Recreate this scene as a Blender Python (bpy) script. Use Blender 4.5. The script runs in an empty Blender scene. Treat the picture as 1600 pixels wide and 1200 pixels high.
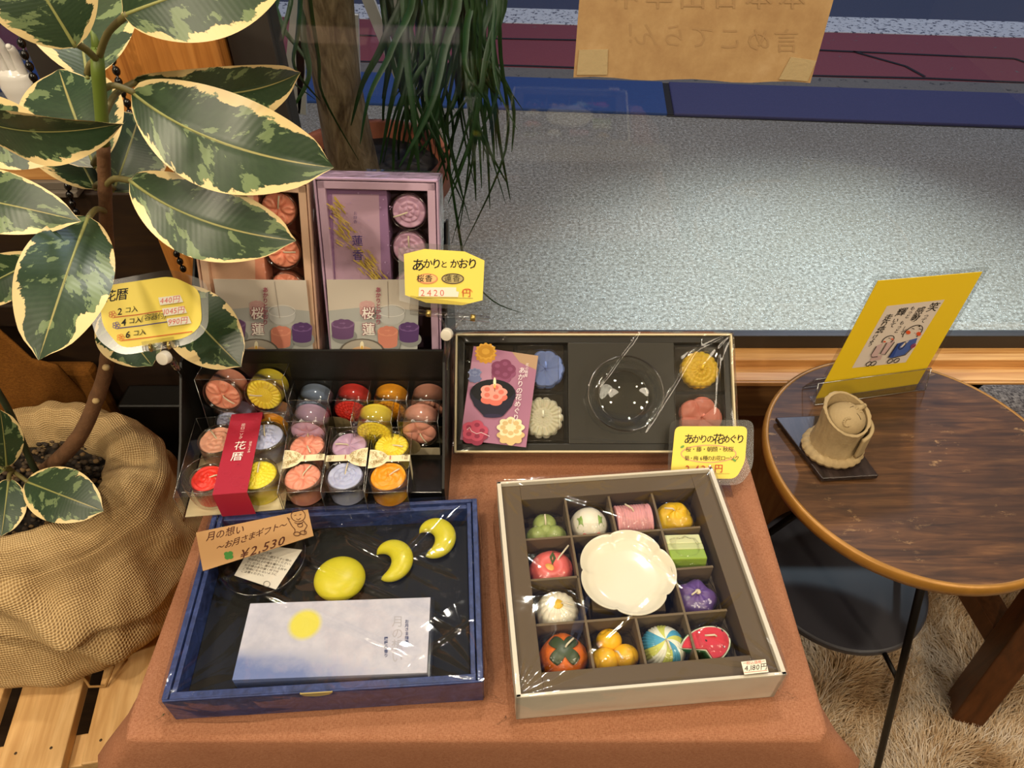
import bpy, math, random
import numpy as np
from mathutils import Vector, Matrix, noise
random.seed(7)
SC = bpy.context.scene
COL = SC.collection
R = math.radians
# ------------------------------------------------------------------ camera
F = 1150.0; TH = R(44.2); CZ = 1.35
cd = bpy.data.cameras.new('camera'); cam = bpy.data.objects.new('camera', cd); COL.objects.link(cam)
cam.location = (0, 0, CZ); cam.rotation_euler = (R(90) - TH, 0, 0)
cd.sensor_width = 36; cd.lens = F / 1600 * 36; cd.clip_start = .01; cd.clip_end = 60
SC.camera = cam
# ------------------------------------------------------------------ world, view
w = bpy.data.worlds.new('dusk'); SC.world = w; w.use_nodes = True
bg = w.node_tree.nodes['Background']; bg.inputs[0].default_value = (.20, .30, .62, 1); bg.inputs[1].default_value = .42
vs = SC.view_settings; vs.view_transform = 'Standard'; vs.look = 'None'; vs.gamma = 1; vs.use_curve_mapping = False
vs.exposure = 0.0
SC.cycles.max_bounces = 8; SC.cycles.diffuse_bounces = 3; SC.cycles.glossy_bounces = 4; SC.cycles.transmission_bounces = 6
SC.cycles.transparent_max_bounces = 40; SC.cycles.caustics_reflective = False; SC.cycles.caustics_refractive = False
SC.cycles.sample_clamp_indirect = 4.0
# ------------------------------------------------------------------ lamps
def lamp(name, kind, loc, target, energy, color, size=.1, spot=None, blend=.5):
    l = bpy.data.lights.new(name, kind); l.energy = energy; l.color = color
    if kind == 'AREA': l.shape = 'DISK'; l.size = size
    else: l.shadow_soft_size = size
    if spot: l.spot_size = R(spot); l.spot_blend = blend
    o = bpy.data.objects.new(name, l); COL.objects.link(o); o.location = loc
    o.rotation_euler = (Vector(target) - Vector(loc)).to_track_quat('-Z', 'Y').to_euler()
    return o
WARM = (1.0, .85, .63); WARM2 = (1.0, .86, .66)
lamp('downlight', 'SPOT', (-.35, .15, 2.5), (-.25, .45, .7), 36, WARM, .05, 120, .6)
lamp('downlight', 'SPOT', (1.35, .22, 2.5), (.35, .5, .65), 40, WARM, .05, 120, .6)
lamp('downlight', 'SPOT', (-1.25, .22, 2.5), (-.5, .5, .6), 34, WARM, .05, 120, .6)
lamp('downlight', 'SPOT', (-.9, -1.5, 2.5), (.0, .3, .6), 78, WARM, .06, 120, .6)
lamp('downlight', 'SPOT', (1.0, -1.5, 2.5), (.2, .3, .6), 50, WARM, .05, 120, .6)
lamp('ceiling_fill', 'AREA', (-1.35, -.7, 2.52), (-.2, .3, .6), 22, WARM2, .9)  # pair of soft fill lights added overhead to brighten the interior
lamp('ceiling_fill', 'AREA', (1.35, -.6, 2.52), (.2, .3, .6), 19, WARM2, .9)
lamp('street_front_lamp', 'SPOT', (.95, 1.95, 2.7), (.95, 1.56, 0), 800, (.70, .89, 1.0), .06, 50, 1.0)
lamp('street_wall_lamp', 'SPOT', (.1, 1.25, 3.0), (.1, 2.2, 0), 150, (1.0, .9, .76), .05, 130, .8)
lamp('street_lamp', 'SPOT', (3.0, 6.0, 5.5), (.6, 3.6, 0), 500, (.70, .78, 1.0), .15, 90, .8)

# ------------------------------------------------------------------ photo measuring helpers (pixel ray -> world point)
_s, _c = math.sin(TH), math.cos(TH)
def ray(px, py):
    u = (px - 800) / F; v = (py - 600) / F
    return Vector((u, _c - v * _s, -_s - v * _c))
CAM = Vector((0, 0, CZ))
def Pz(px, py, z):
    r = ray(px, py); return CAM + r * ((z - CZ) / r.z)
def Py(px, py, y):
    r = ray(px, py); return CAM + r * (y / r.y)
def Pd(px, py, d): return CAM + ray(px, py) * d
def Pl(px, py, o, n):
    r = ray(px, py); return CAM + r * ((Vector(o) - CAM).dot(n) / r.dot(n))
def lerp(a, b, t): return a + (b - a) * t
def sstep(a, b, x):
    t = min(1, max(0, (x - a) / (b - a))); return t * t * (3 - 2 * t)
# ------------------------------------------------------------------ materials
def lin(h):
    if isinstance(h, str):
        h = h.lstrip('#'); h = [int(h[i:i + 2], 16) / 255 for i in (0, 2, 4)]
        return tuple((c / 12.92 if c <= .04045 else ((c + .055) / 1.055) ** 2.4) for c in h) + (1,)
    return tuple(h) + (1,)
MATS = {}
class NT:
    def __init__(s, name):
        s.m = bpy.data.materials.new(name); s.m.use_nodes = True; s.t = s.m.node_tree
        s.b = s.t.nodes['Principled BSDF']; s.out = s.t.nodes['Material Output']; MATS[name] = s.m
    def n(s, typ, **kw):
        x = s.t.nodes.new('ShaderNode' + typ)
        for k, v in kw.items():
            if k.startswith('i_'): x.inputs[int(k[2:])].default_value = v
            else: setattr(x, k, v)
        return x
    def l(s, a, b): s.t.links.new(a, b)
    def set(s, **kw):
        for k, v in kw.items(): s.b.inputs[k.replace('_', ' ')].default_value = v
    def coord(s, kind='Object', scale=(1, 1, 1), rot=(0, 0, 0)):
        tc = s.n('TexCoord'); mp = s.n('Mapping'); mp.inputs['Scale'].default_value = scale; mp.inputs['Rotation'].default_value = rot
        s.l(tc.outputs[kind], mp.inputs[0]); return mp.outputs[0]
    def noise(s, co, scale, detail=4, rough=.55, dist=0, dim='3D'):
        x = s.n('TexNoise'); x.noise_dimensions = dim
        x.inputs['Scale'].default_value = scale; x.inputs['Detail'].default_value = detail
        x.inputs['Roughness'].default_value = rough; x.inputs['Distortion'].default_value = dist
        s.l(co, x.inputs['Vector']); return x
    def ramp(s, fac, stops, interp='LINEAR'):
        x = s.n('ValToRGB'); x.color_ramp.interpolation = interp; e = x.color_ramp.elements
        while len(e) < len(stops): e.new(.5)
        for el, (p, c) in zip(e, stops): el.position = p; el.color = lin(c) if isinstance(c, str) else (c, c, c, 1) if isinstance(c, (int, float)) else c
        s.l(fac, x.inputs[0]); return x.outputs[0]
    def math(s, op, a, b=None, clamp=False):
        x = s.n('Math', operation=op, use_clamp=clamp)
        for i, v in enumerate((a, b)):
            if v is None: continue
            if isinstance(v, (int, float)): x.inputs[i].default_value = v
            else: s.l(v, x.inputs[i])
        return x.outputs[0]
    def mix(s, fac, a, b, blend='MIX'):
        x = s.n('Mix', data_type='RGBA', blend_type=blend)
        for sock, v in ((x.inputs[0], fac), (x.inputs[6], a), (x.inputs[7], b)):
            if isinstance(v, (int, float)): sock.default_value = v
            elif isinstance(v, (tuple, str)): sock.default_value = lin(v) if isinstance(v, str) else v
            else: s.l(v, sock)
        return x.outputs[2]
    def bump(s, h, strength=.3, dist=.001):
        x = s.n('Bump'); x.inputs['Strength'].default_value = strength; x.inputs['Distance'].default_value = dist
        s.l(h, x.inputs['Height']); s.l(x.outputs[0], s.b.inputs['Normal']); return x
def plain(name, col, rough=.5, metal=0, spec=.5, bump=None, sss=0, coat=0, var=0):
    if name in MATS: return MATS[name]
    t = NT(name); t.set(Roughness=rough, Metallic=metal, Specular_IOR_Level=spec); t.b.inputs['Base Color'].default_value = lin(col)
    if sss:
        t.set(Subsurface_Weight=sss, Subsurface_Scale=.006); t.b.inputs['Subsurface Radius'].default_value = (1, .7, .4)
    if coat: t.set(Coat_Weight=coat, Coat_Roughness=.1)
    if var:
        n = t.noise(t.coord(), 60, 4)
        c = lin(col); t.l(t.mix(n.outputs[0], tuple(x * (1 - var) for x in c[:3]) + (1,), tuple(min(1, x * (1 + var)) for x in c[:3]) + (1,)), t.b.inputs['Base Color'])
    if bump: t.bump(t.noise(t.coord(), bump[0], 3).outputs[0], bump[1], .001)
    return t.m
def ink(col): return plain('ink_' + col.strip('#'), col, .6, spec=.3)
def wax(col): return plain('wax_' + col.strip('#'), col, .38, spec=.45, sss=.25)
def wood(name, cols, scale=(4, 60, 60), rough=.5, coat=0, dist=1.2, bump=.15, knots=0):
    t = NT(name); co = t.coord('Object', scale)
    n = t.noise(co, 1.0, 6, .6, dist)
    c = t.ramp(n.outputs[0], [(.25 + .5 * i / (len(cols) - 1), cc) for i, cc in enumerate(cols)])
    f = t.noise(t.coord('Object', tuple(x * 5 for x in scale)), 1, 3)
    c = t.mix(t.ramp(f.outputs[0], [(.35, .35), (.6, 0)]), c, cols[0])
    t.l(c, t.b.inputs['Base Color']); t.set(Roughness=rough, Specular_IOR_Level=.4)
    if coat: t.set(Coat_Weight=coat, Coat_Roughness=.2)
    t.bump(f.outputs[0], bump, .0006); return t.m
def clear(name, tint=(.97, .97, .96, 1), rough=.06, ior=1.45, gain=1.0, bumps=None, add=0):
    t = NT(name); t.t.nodes.remove(t.b)
    tr = t.n('BsdfTransparent'); tr.inputs[0].default_value = tint
    gl = t.n('BsdfGlossy'); gl.inputs['Roughness'].default_value = rough
    lw = t.n('LayerWeight'); lw.inputs[0].default_value = .5; f0 = ((ior - 1) / (ior + 1)) ** 2     # thin sheet: same from both sides
    fac = t.math('MULTIPLY', t.math('MULTIPLY_ADD', t.math('POWER', lw.outputs['Facing'], 5.0), 1 - f0), gain, True)
    fac.node.inputs[0].links[0].from_node.inputs[2].default_value = f0
    if add: fac = t.math('ADD', fac, add, True)
    mx = t.n('MixShader'); t.l(fac, mx.inputs[0]); t.l(tr.outputs[0], mx.inputs[1]); t.l(gl.outputs[0], mx.inputs[2])
    t.l(mx.outputs[0], t.out.inputs[0])
    if bumps:
        sc, st, di = bumps; n = t.noise(t.coord('Object', sc), 1, 2, .5, 1.5); b = t.n('Bump')
        b.inputs['Strength'].default_value = st; b.inputs['Distance'].default_value = di
        t.l(n.outputs[0], b.inputs['Height']); t.l(b.outputs[0], gl.inputs['Normal']); t.l(b.outputs[0], lw.inputs['Normal'])
    return t.m
CLEAR = clear('clear_plastic', (.965, .965, .955, 1), .10, 1.5, 1.2, add=.012)
EDGE = clear('plastic_edge', (.8, .8, .78, 1), .25, 1.5, 1.5, add=.30)
SACHET = clear('sachet_film', (.97, .97, .96, 1), .08, 1.5, 1.5, ((70, 70, 70), .7, .004), add=.01)
FILM = clear('shrink_film', (.985, .985, .98, 1), .055, 1.5, 1.6, ((22, 22, 22), .18, .004))
GLASS = clear('clear_glass', (.95, .965, .96, 1), .02, 1.52, 1.6)
RIMG = clear('glass_rim', (.72, .70, .67, 1), .12, 1.5, 1.5, add=.05)
PANE = clear('window_glass', (.93, .95, .96, 1), .004, 1.5, 1.0)
ACRYL = clear('acrylic', (.965, .965, .965, 1), .05, 1.49, 1.5, add=.03)
LAMI = clear('laminate_film', (.90, .90, .89, 1), .22, 1.45, .9, add=.02)
PINE = wood('pine', ['#b98a50', '#d6ab70', '#e6c188'], (40, 4, 40), .5)
POSTW = wood('cedar', ['#8a4f1c', '#b97a38', '#c98b48'], (38, 38, 2.2), .5, dist=2.0)
SILLW = wood('sill_wood', ['#a8703a', '#cf9a5c', '#dcae74'], (2.5, 60, 60), .45)
APRON = wood('apron_wood', ['#5e3f20', '#7d5730', '#8d6539'], (2.5, 40, 30), .5, dist=2.2)
PANEL = wood('panel_wood', ['#7a4d22', '#946030', '#a56f3b'], (30, 30, 5), .5, dist=1.5)
WALN = wood('walnut_beam', ['#3a2110', '#5a3318', '#6b3f20'], (30, 30, 4), .35, dist=1.0)
DARKW = wood('dark_panel', ['#1c120b', '#281a10', '#34230f'], (4, 4, 30), .5)
EBON = wood('ebony_slab', ['#17100d', '#2e2320', '#453833'], (85, 5, 85), .35, dist=.8)
BLACK = plain('black_board', '#15130f', .45, spec=.35, bump=(400, .1))
BLACKG = plain('black_gloss', '#0d0c0b', .2, spec=.5)
SOIL = plain('soil', '#1e160e', .9)
# tabletop: worn brown veneer
def tabletop_mat():
    t = NT('worn_tabletop'); n = t.noise(t.coord('Object', (9, 95, 9), (0, 0, R(-4))), 1, 7, .62, .8)
    c = t.ramp(n.outputs[0], [(.3, '#33200f'), (.48, '#54371e'), (.6, '#6b482a'), (.75, '#93693f')])
    b = t.noise(t.coord('Object', (1, 1, 1)), 9, 3); c = t.mix(t.ramp(b.outputs[0], [(.42, 0), (.62, .55)]), c, '#2e2015')
    sc = t.noise(t.coord('Object', (60, 140, 60)), 1, 4, .7); sp = t.noise(t.coord('Object', (1, 1, 1)), 14, 2)
    m = t.math('MULTIPLY', t.ramp(sc.outputs[0], [(.58, 0), (.64, 1)]), t.ramp(sp.outputs[0], [(.55, 0), (.68, .8)]))
    c = t.mix(m, c, '#a8855a'); t.l(c, t.b.inputs['Base Color']); t.set(Roughness=.5, Specular_IOR_Level=.4)
    t.bump(n.outputs[0], .12, .0008); return t.m
TABLETOP = tabletop_mat()
def cloth_mat(name, col, col2, sc=1400, st=.35):
    t = NT(name); a = t.noise(t.coord('Object', (1, .25, 1)), sc, 2); b = t.noise(t.coord('Object', (.25, 1, 1)), sc, 2)
    h = t.math('ADD', a.outputs[0], b.outputs[0]); big = t.noise(t.coord(), 25, 4)
    c = t.mix(t.ramp(t.math('MULTIPLY', h, .5), [(.38, 0), (.62, 1)]), col, col2)
    c = t.mix(t.ramp(big.outputs[0], [(.4, 0), (.7, .25)]), c, col); t.l(c, t.b.inputs['Base Color'])
    t.set(Roughness=.9, Specular_IOR_Level=.15); t.bump(h, st, .0008); return t.m
CLOTH = cloth_mat('terracotta_cloth', '#8f5d42', '#ad7a5c')
BROWNCL = cloth_mat('brown_cloth', '#5f3a12', '#7a4d1a', 700)
def burlap_mat():
    t = NT('burlap'); u = t.coord('UV', (1, 1, 1)); sep = t.n('SeparateXYZ')
    dn = t.noise(u, 60, 2); dd = t.n('VectorMath', operation='SCALE'); t.l(dn.outputs[1], dd.inputs[0]); dd.inputs['Scale'].default_value = .004
    ad = t.n('VectorMath', operation='ADD'); t.l(u, ad.inputs[0]); t.l(dd.outputs[0], ad.inputs[1]); t.l(ad.outputs[0], sep.inputs[0])
    k = 2 * math.pi / .0029
    a = t.math('SINE', t.math('MULTIPLY', sep.outputs[0], k)); b = t.math('SINE', t.math('MULTIPLY', sep.outputs[1], k))
    h = t.math('ADD', t.math('MULTIPLY', a, .5), t.math('MULTIPLY', b, .5)); hh = t.math('MULTIPLY_ADD', h, .5); 
    n = t.noise(u, 500, 3); big = t.noise(u, 14, 3)
    x = t.n('MapRange'); x.inputs[1].default_value = -1; x.inputs[2].default_value = .6; t.l(h, x.inputs[0])
    c = t.mix(x.outputs[0], '#8a6a42', '#e8cb98'); c = t.mix(t.math('MULTIPLY', n.outputs[0], .45), c, '#a07d48')
    c = t.mix(t.ramp(big.outputs[0], [(.4, 0), (.7, .3)]), c, '#8f6c3a'); t.l(c, t.b.inputs['Base Color'])
    t.set(Roughness=.95, Specular_IOR_Level=.1); t.bump(h, .7, .0012); return t.m
BURLAP = burlap_mat()
def leaf_mat():
    t = NT('variegated_leaf'); tc = t.n('TexCoord'); sep = t.n('SeparateXYZ'); t.l(tc.outputs['UV'], sep.inputs[0])
    oi = t.n('ObjectInfo'); U = t.math('SUBTRACT', t.math('MULTIPLY', sep.outputs[0], 2), 1); au = t.math('ABSOLUTE', U); V = sep.outputs[1]
    cb = t.n('CombineXYZ'); off = t.math('MULTIPLY', oi.outputs['Random'], 37)
    # patches feather outward along the side veins
    t.l(t.math('MULTIPLY', U, .9), cb.inputs[0]); t.l(t.math('MULTIPLY', t.math('SUBTRACT', V, t.math('MULTIPLY', au, .16)), 4.2), cb.inputs[1]); t.l(off, cb.inputs[2])
    n1 = t.noise(cb.outputs[0], 1.0, 5, .62); n2 = t.noise(cb.outputs[0], 1.7, 6, .6)
    endf = t.math('MULTIPLY', t.math('ABSOLUTE', t.math('SUBTRACT', V, .45)), .25)
    e = t.math('ADD', t.math('ADD', t.math('SUBTRACT', 1, au), t.math('MULTIPLY', t.math('SUBTRACT', n1.outputs[0], .5), 1.25)), t.math('MULTIPLY', endf, -1))
    cream = t.ramp(e, [(.075, 1), (.095, 0)]); sage = t.ramp(t.math('ADD', n2.outputs[0], t.math('MULTIPLY', au, .10)), [(.615, 0), (.63, 1)])
    fine = t.noise(cb.outputs[0], 9, 3); 
    dk = t.mix(fine.outputs[0], '#1f3320', '#34492d'); c = t.mix(sage, dk, '#6a7c52'); c = t.mix(cream, c, '#e2c98f')
    rib = t.ramp(au, [(.012, 1), (.03, 0)]); c = t.mix(t.math('MULTIPLY', rib, .8), c, '#b6a868')
    sv = t.math('SINE', t.math('MULTIPLY', t.math('SUBTRACT', V, t.math('MULTIPLY', au, .10)), 190)); 
    t.l(c, t.b.inputs['Base Color']); t.set(Roughness=.34, Specular_IOR_Level=.5); t.bump(sv, .03, .0005)
    t.set(Subsurface_Weight=.0); return t.m
LEAF = leaf_mat()
STEMG = plain('green_stem', '#5d6f26', .5); STEMB = plain('brown_stem', '#664529', .8, bump=(240, 1.0), var=.55)
def bark_mat():
    t = NT('palm_bark'); n = t.noise(t.coord('Object', (55, 55, 14)), 1, 6, .65, .8)
    t.l(t.ramp(n.outputs[0], [(.3, '#57452f'), (.5, '#94805f'), (.7, '#b8a382')]), t.b.inputs['Base Color']); t.set(Roughness=.9); t.bump(n.outputs[0], .8, .004); return t.m
BARK = bark_mat()
GRASS = plain('palm_leaf', '#1a3810', .4, var=.3)
# ------------------------------------------------------------------ mesh builder
class MB:
    def __init__(s): s.v = []; s.f = []; s.mi = []; s.sm = []; s.mats = []; s.cur = 0; s.uv = {}
    def use(s, m):
        if m not in s.mats: s.mats.append(m)
        s.cur = s.mats.index(m); return s
    def add(s, vs, fs, M=None, smooth=False):
        o = len(s.v); s.v += [tuple(M @ Vector(v)) if M else tuple(v) for v in vs]
        for f in fs: s.f.append(tuple(i + o for i in f)); s.mi.append(s.cur); s.sm.append(smooth)
        return o
    def box(s, c, d, M=None):
        x, y, z = c; a, b, e = d[0] / 2, d[1] / 2, d[2] / 2
        vs = [(x + i * a, y + j * b, z + k * e) for k in (-1, 1) for j in (-1, 1) for i in (-1, 1)]
        s.add(vs, [(0, 2, 3, 1), (4, 5, 7, 6), (0, 1, 5, 4), (2, 6, 7, 3), (0, 4, 6, 2), (1, 3, 7, 5)], M); return s
    def b2(s, a, b, M=None):
        return s.box([(p + q) / 2 for p, q in zip(a, b)], [abs(q - p) for p, q in zip(a, b)], M)
    def prism(s, pts, z0, z1, M=None, smooth=False):     # 2d polygon extruded in local z
        n = len(pts); vs = [(p[0], p[1], z0) for p in pts] + [(p[0], p[1], z1) for p in pts]
        s.add(vs, [tuple(range(n))[::-1], tuple(range(n, 2 * n))], M)
        o = len(s.v) - 2 * n
        for i in range(n): s.f.append((o + i, o + (i + 1) % n, o + n + (i + 1) % n, o + n + i)); s.mi.append(s.cur); s.sm.append(smooth)
        return s
    def slab(s, quad, n, th):     # world polygon with thickness along -n
        k = len(quad); q = [Vector(p) for p in quad]; n = Vector(n).normalized() * th
        s.add([*q, *[p - n for p in q]], [tuple(range(k)), tuple(range(2 * k - 1, k - 1, -1))] + [(i, k + i, k + (i + 1) % k, (i + 1) % k) for i in range(k)]); return s
    def grid(s, fn, nu, nv, M=None, wrapu=False, smooth=True, uvs=None):
        vs = []; U = nu if wrapu else nu + 1
        for j in range(nv + 1):
            for i in range(U): vs.append(fn(i / nu, j / nv))
        fs = []; 
        for j in range(nv):
            for i in range(nu): fs.append((j * U + i, j * U + (i + 1) % U, (j + 1) * U + (i + 1) % U, (j + 1) * U + i))
        o = s.add(vs, fs, M, smooth)
        if uvs:
            for j in range(nv):
                for i in range(nu):
                    s.uv[len(s.f) - nu * nv + j * nu + i] = [uvs(a / nu, b / nv) for a, b in ((i, j), (i + 1, j), (i + 1, j + 1), (i, j + 1))]
        return s
    def lathe(s, prof, n=32, M=None, smooth=True, capa=False, capb=False):
        vs = [(r * math.cos(2 * math.pi * i / n), r * math.sin(2 * math.pi * i / n), z) for r, z in prof for i in range(n)]
        fs = [(j * n + i, j * n + (i + 1) % n, (j + 1) * n + (i + 1) % n, (j + 1) * n + i) for j in range(len(prof) - 1) for i in range(n)]
        if capa: fs.append(tuple(range(n))[::-1])
        if capb: fs.append(tuple(range((len(prof) - 1) * n, len(prof) * n)))
        s.add(vs, fs, M, smooth); return s
    def tube(s, pts, rad, n=8, M=None, cap=True):
        pts = [Vector(p) for p in pts]; k = len(pts); rad = rad if isinstance(rad, (list, tuple)) else [rad] * k
        vs = []; up = None
        for i, p in enumerate(pts):
            t = (pts[min(i + 1, k - 1)] - pts[max(i - 1, 0)]).normalized()
            if up is None: up = Vector((0, 0, 1)) if abs(t.z) < .9 else Vector((1, 0, 0))
            a = t.cross(up).normalized(); b = a.cross(t).normalized(); up = b
            for j in range(n):
                an = 2 * math.pi * j / n; vs.append(p + (a * math.cos(an) + b * math.sin(an)) * rad[i])
        fs = [(i * n + j, i * n + (j + 1) % n, (i + 1) * n + (j + 1) % n, (i + 1) * n + j) for i in range(k - 1) for j in range(n)]
        if cap: fs += [tuple(range(n))[::-1], tuple(range((k - 1) * n, k * n))]
        s.add(vs, fs, M, True); return s
    def ball(s, c, r, n=14, m=10, M=None):
        r = r if isinstance(r, (list, tuple)) else (r, r, r)
        def fn(u, v):
            a = 2 * math.pi * u; b = math.pi * (v - .5)
            return (c[0] + r[0] * math.cos(a) * math.cos(b), c[1] + r[1] * math.sin(a) * math.cos(b), c[2] + r[2] * math.sin(b))
        return s.grid(fn, n, m, M, True)
    def build(s, name, parent=None, world=False, bevel=0, seg=2, solid=0, subsurf=0, label=None, autosm=False):
        me = bpy.data.meshes.new(name)
        vv = s.v
        if world and parent is not None:
            inv = parent.matrix_basis.inverted(); vv = [tuple(inv @ Vector(v)) for v in s.v]
        me.from_pydata(vv, [], s.f)
        for m in s.mats: me.materials.append(m)
        me.polygons.foreach_set('material_index', s.mi); me.polygons.foreach_set('use_smooth', s.sm)
        if s.uv:
            ul = me.uv_layers.new(name='UVMap').data
            for p in me.polygons:
                if p.index in s.uv:
                    for li, q in zip(p.loop_indices, s.uv[p.index]): ul[li].uv = q
        me.update()
        o = bpy.data.objects.new(name, me); COL.objects.link(o)
        if parent is not None: o.parent = parent
        if solid:
            md = o.modifiers.new('thick', 'SOLIDIFY'); md.thickness = solid; md.offset = 0
        if subsurf:
            md = o.modifiers.new('smooth', 'SUBSURF'); md.levels = md.render_levels = subsurf
        if bevel:
            md = o.modifiers.new('bevel', 'BEVEL'); md.width = bevel; md.segments = seg; md.limit_method = 'ANGLE'; md.angle_limit = R(40)
        if label: o['label'] = label
        return o
def box1(name, a, b, m, parent=None, bevel=.0008, world=True, **k): return MB().use(m).b2(a, b).build(name, parent, world, bevel, **k)
def tag(o, label, cat, group=None):
    o['label'] = label; o['category'] = cat
    if group: o['group'] = group
    return o
def thing(name, label, cat, M=None, group=None):
    o = bpy.data.objects.new(name, None); COL.objects.link(o); o.empty_display_size = .02
    if M is not None: o.matrix_basis = M if isinstance(M, Matrix) else Matrix.Translation(Vector(M))
    return tag(o, label, cat, group)
def struct(o): o['kind'] = 'structure'; return o
def frameM(o, x, y, z):
    M = Matrix((x, y, z)).transposed().to_4x4(); M.translation = Vector(o); return M
def copy_tree(o, M, label=None):
    c = o.copy(); COL.objects.link(c); c.matrix_basis = M
    if label: c['label'] = label
    for ch in list(o.children):
        d = ch.copy(); COL.objects.link(d); d.parent = c
    return c
# ------------------------------------------------------------------ printed sheets (flat ink on flat cards)
_G = {}
def glyph(ch, bold=0):
    k = (ch, bold)
    if k not in _G:
        cu = bpy.data.curves.new('g', 'FONT'); cu.body = ch; cu.resolution_u = 2; cu.offset = bold
        o = bpy.data.objects.new('g', cu); COL.objects.link(o)
        bpy.context.view_layer.update()
        me = bpy.data.meshes.new_from_object(o.evaluated_get(bpy.context.evaluated_depsgraph_get()))
        vs = [(v.co.x, v.co.y) for v in me.vertices]; fs = [tuple(p.vertices) for p in me.polygons]
        bpy.data.objects.remove(o); bpy.data.curves.remove(cu); bpy.data.meshes.remove(me)
        if vs:
            x0 = min(v[0] for v in vs); x1 = max(v[0] for v in vs)
        else: x0 = x1 = 0
        _G[k] = (vs, fs, x0, x1)
    return _G[k]
class Sheet:                  # 2d canvas: mp(x, y) -> world point on the card, layers rise along n
    def __init__(s, mp, n): s.mp = mp; s.n = Vector(n).normalized(); s.b = MB(); s.k = 0
    def put(s, pts, fs, col):
        s.k += 1; off = s.n * (.00012 + .00004 * s.k)
        vs = [s.mp(*p) + off for p in pts]
        s.b.use(ink(col) if isinstance(col, str) else col)
        fx = []
        for f in fs:
            a, b, c = (vs[f[i]] for i in (0, 1, 2)); nn = Vector((0, 0, 0))
            for i in range(len(f)): nn += (vs[f[i]]).cross(vs[f[(i + 1) % len(f)]])
            fx.append(f if nn.dot(s.n) >= 0 else f[::-1])
        s.b.add(vs, fx)
    def poly(s, pts, col): s.put(pts, [tuple(range(len(pts)))], col)
    def ell(s, x, y, a, b, col, rot=0, n=24):
        ca, sa = math.cos(rot), math.sin(rot)
        s.poly([(x + a * math.cos(t) * ca - b * math.sin(t) * sa, y + a * math.cos(t) * sa + b * math.sin(t) * ca) for t in (2 * math.pi * i / n for i in range(n))], col)
    def line(s, pts, w, col, closed=False):
        P = [Vector(p) for p in pts]; n = len(P); L = []
        for i in range(n):
            a = P[(i - 1) % n] if closed or i else P[i]; b = P[(i + 1) % n] if closed or i < n - 1 else P[i]
            t = (b - a); t = t.normalized() if t.length > 1e-9 else Vector((1, 0)); L.append(Vector((-t.y, t.x)) * w / 2)
        pts2 = [tuple(p + l) for p, l in zip(P, L)] + [tuple(p - l) for p, l in zip(P, L)]
        m = n if closed else n - 1
        s.put(pts2, [(i, (i + 1) % n, n + (i + 1) % n, n + i) for i in range(m)], col)
    def ring(s, x, y, a, b, w, col, t0=0, t1=360, rot=0):
        ca, sa = math.cos(rot), math.sin(rot); T = [R(t0 + (t1 - t0) * i / 28) for i in range(29)]
        s.line([(x + a * math.cos(t) * ca - b * math.sin(t) * sa, y + a * math.cos(t) * sa + b * math.sin(t) * ca) for t in T], w, col)
    def text(s, st, x, y, size, col, ex=(1, 0), ey=(0, -1), vert=False, adv=1.0, bold=0, wob=0):
        pen = 0; pts = []; fs = []; rg = random.Random(len(st) * 7 + int(x))
        for ch in st:
            if ch == ' ': pen += .5 * adv; continue
            g, f, x0, x1 = glyph(ch, bold); wide = ord(ch) > 0x2000
            dx = rg.uniform(-wob, wob); dy = rg.uniform(-wob, wob); o = len(pts)
            if vert: ox = -(.47 if wide else (x0 + x1) / 2); oy = -pen - .85
            else: ox = pen if wide else pen - x0; oy = -.36
            for gx, gy in g:
                a = (gx + ox + dx) * size; b = (gy + oy + dy) * size
                pts.append((x + a * ex[0] + b * ey[0], y + a * ex[1] + b * ey[1]))
            fs += [tuple(i + o for i in q) for q in f]
            pen += adv if (wide or vert) else (x1 - x0 + .12) * adv
        s.put(pts, fs, col); return pen * size
    def build(s, name, parent): return s.b.build(name, parent, True)
# ================================================================== SETTING
struct(box1('floor', (-2.2, -2.4, -.04), (2.2, .80, 0), wood('floor_wood', ['#2a1c10', '#3a2817', '#4a3420'], (4, 40, 40), .4), bevel=0))
WALLM = plain('warm_plaster', '#d8c6a4', .9); 
struct(box1('ceiling', (-2.25, -2.4, 2.6), (2.25, .90, 2.65), WALLM, bevel=0))
struct(box1('wall_back', (-2.2, -2.45, 0), (2.2, -2.4, 2.6), plain('shop_shelves_wall', '#8a6a45', .8), bevel=0))
struct(box1('wall_left', (-2.25, -2.4, 0), (-2.2, .90, 2.6), WALLM, bevel=0))
struct(box1('wall_right', (2.2, -2.4, 0), (2.25, .90, 2.6), WALLM, bevel=0))
# window wall: low panelling, apron board, stepped wooden sill
XR0 = -.318
b = MB(); b.use(PANEL).b2((XR0, .815, 0), (2.2, .876, .505)); b.use(APRON).b2((XR0, .80, .50), (2.2, .876, .578)); struct(b.build('wall_window', bevel=.002))
b = MB(); b.use(SILLW).b2((XR0, .801, .5765), (2.2, .876, .5785)); b.b2((XR0, .797, .57), (2.2, .832, .5772)); struct(b.build('trim_1', bevel=.001))
b = MB(); b.use(SILLW).b2((XR0, .832, .5785), (2.2, .876, .592)); struct(b.build('trim_2', bevel=.001))
ALU = plain('dark_aluminium', '#3a3531', .45, metal=.3)
b = MB(); b.use(ALU).b2((XR0, .859, .592), (2.2, .874, .617)); b.b2((XR0, .858, .617), (-.268, .90, 2.6)); b.b2((2.1, .859, .617), (2.2, .90, 2.6)); b.b2((-.27, .859, 2.3), (2.2, .90, 2.6))
win = thing('window_1', 'large shop window behind the table with dark metal frame', 'window', (.9, .87, .617)); del win['label'], win['category']; struct(win)
b.build('frame', win, True, .001)
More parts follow.
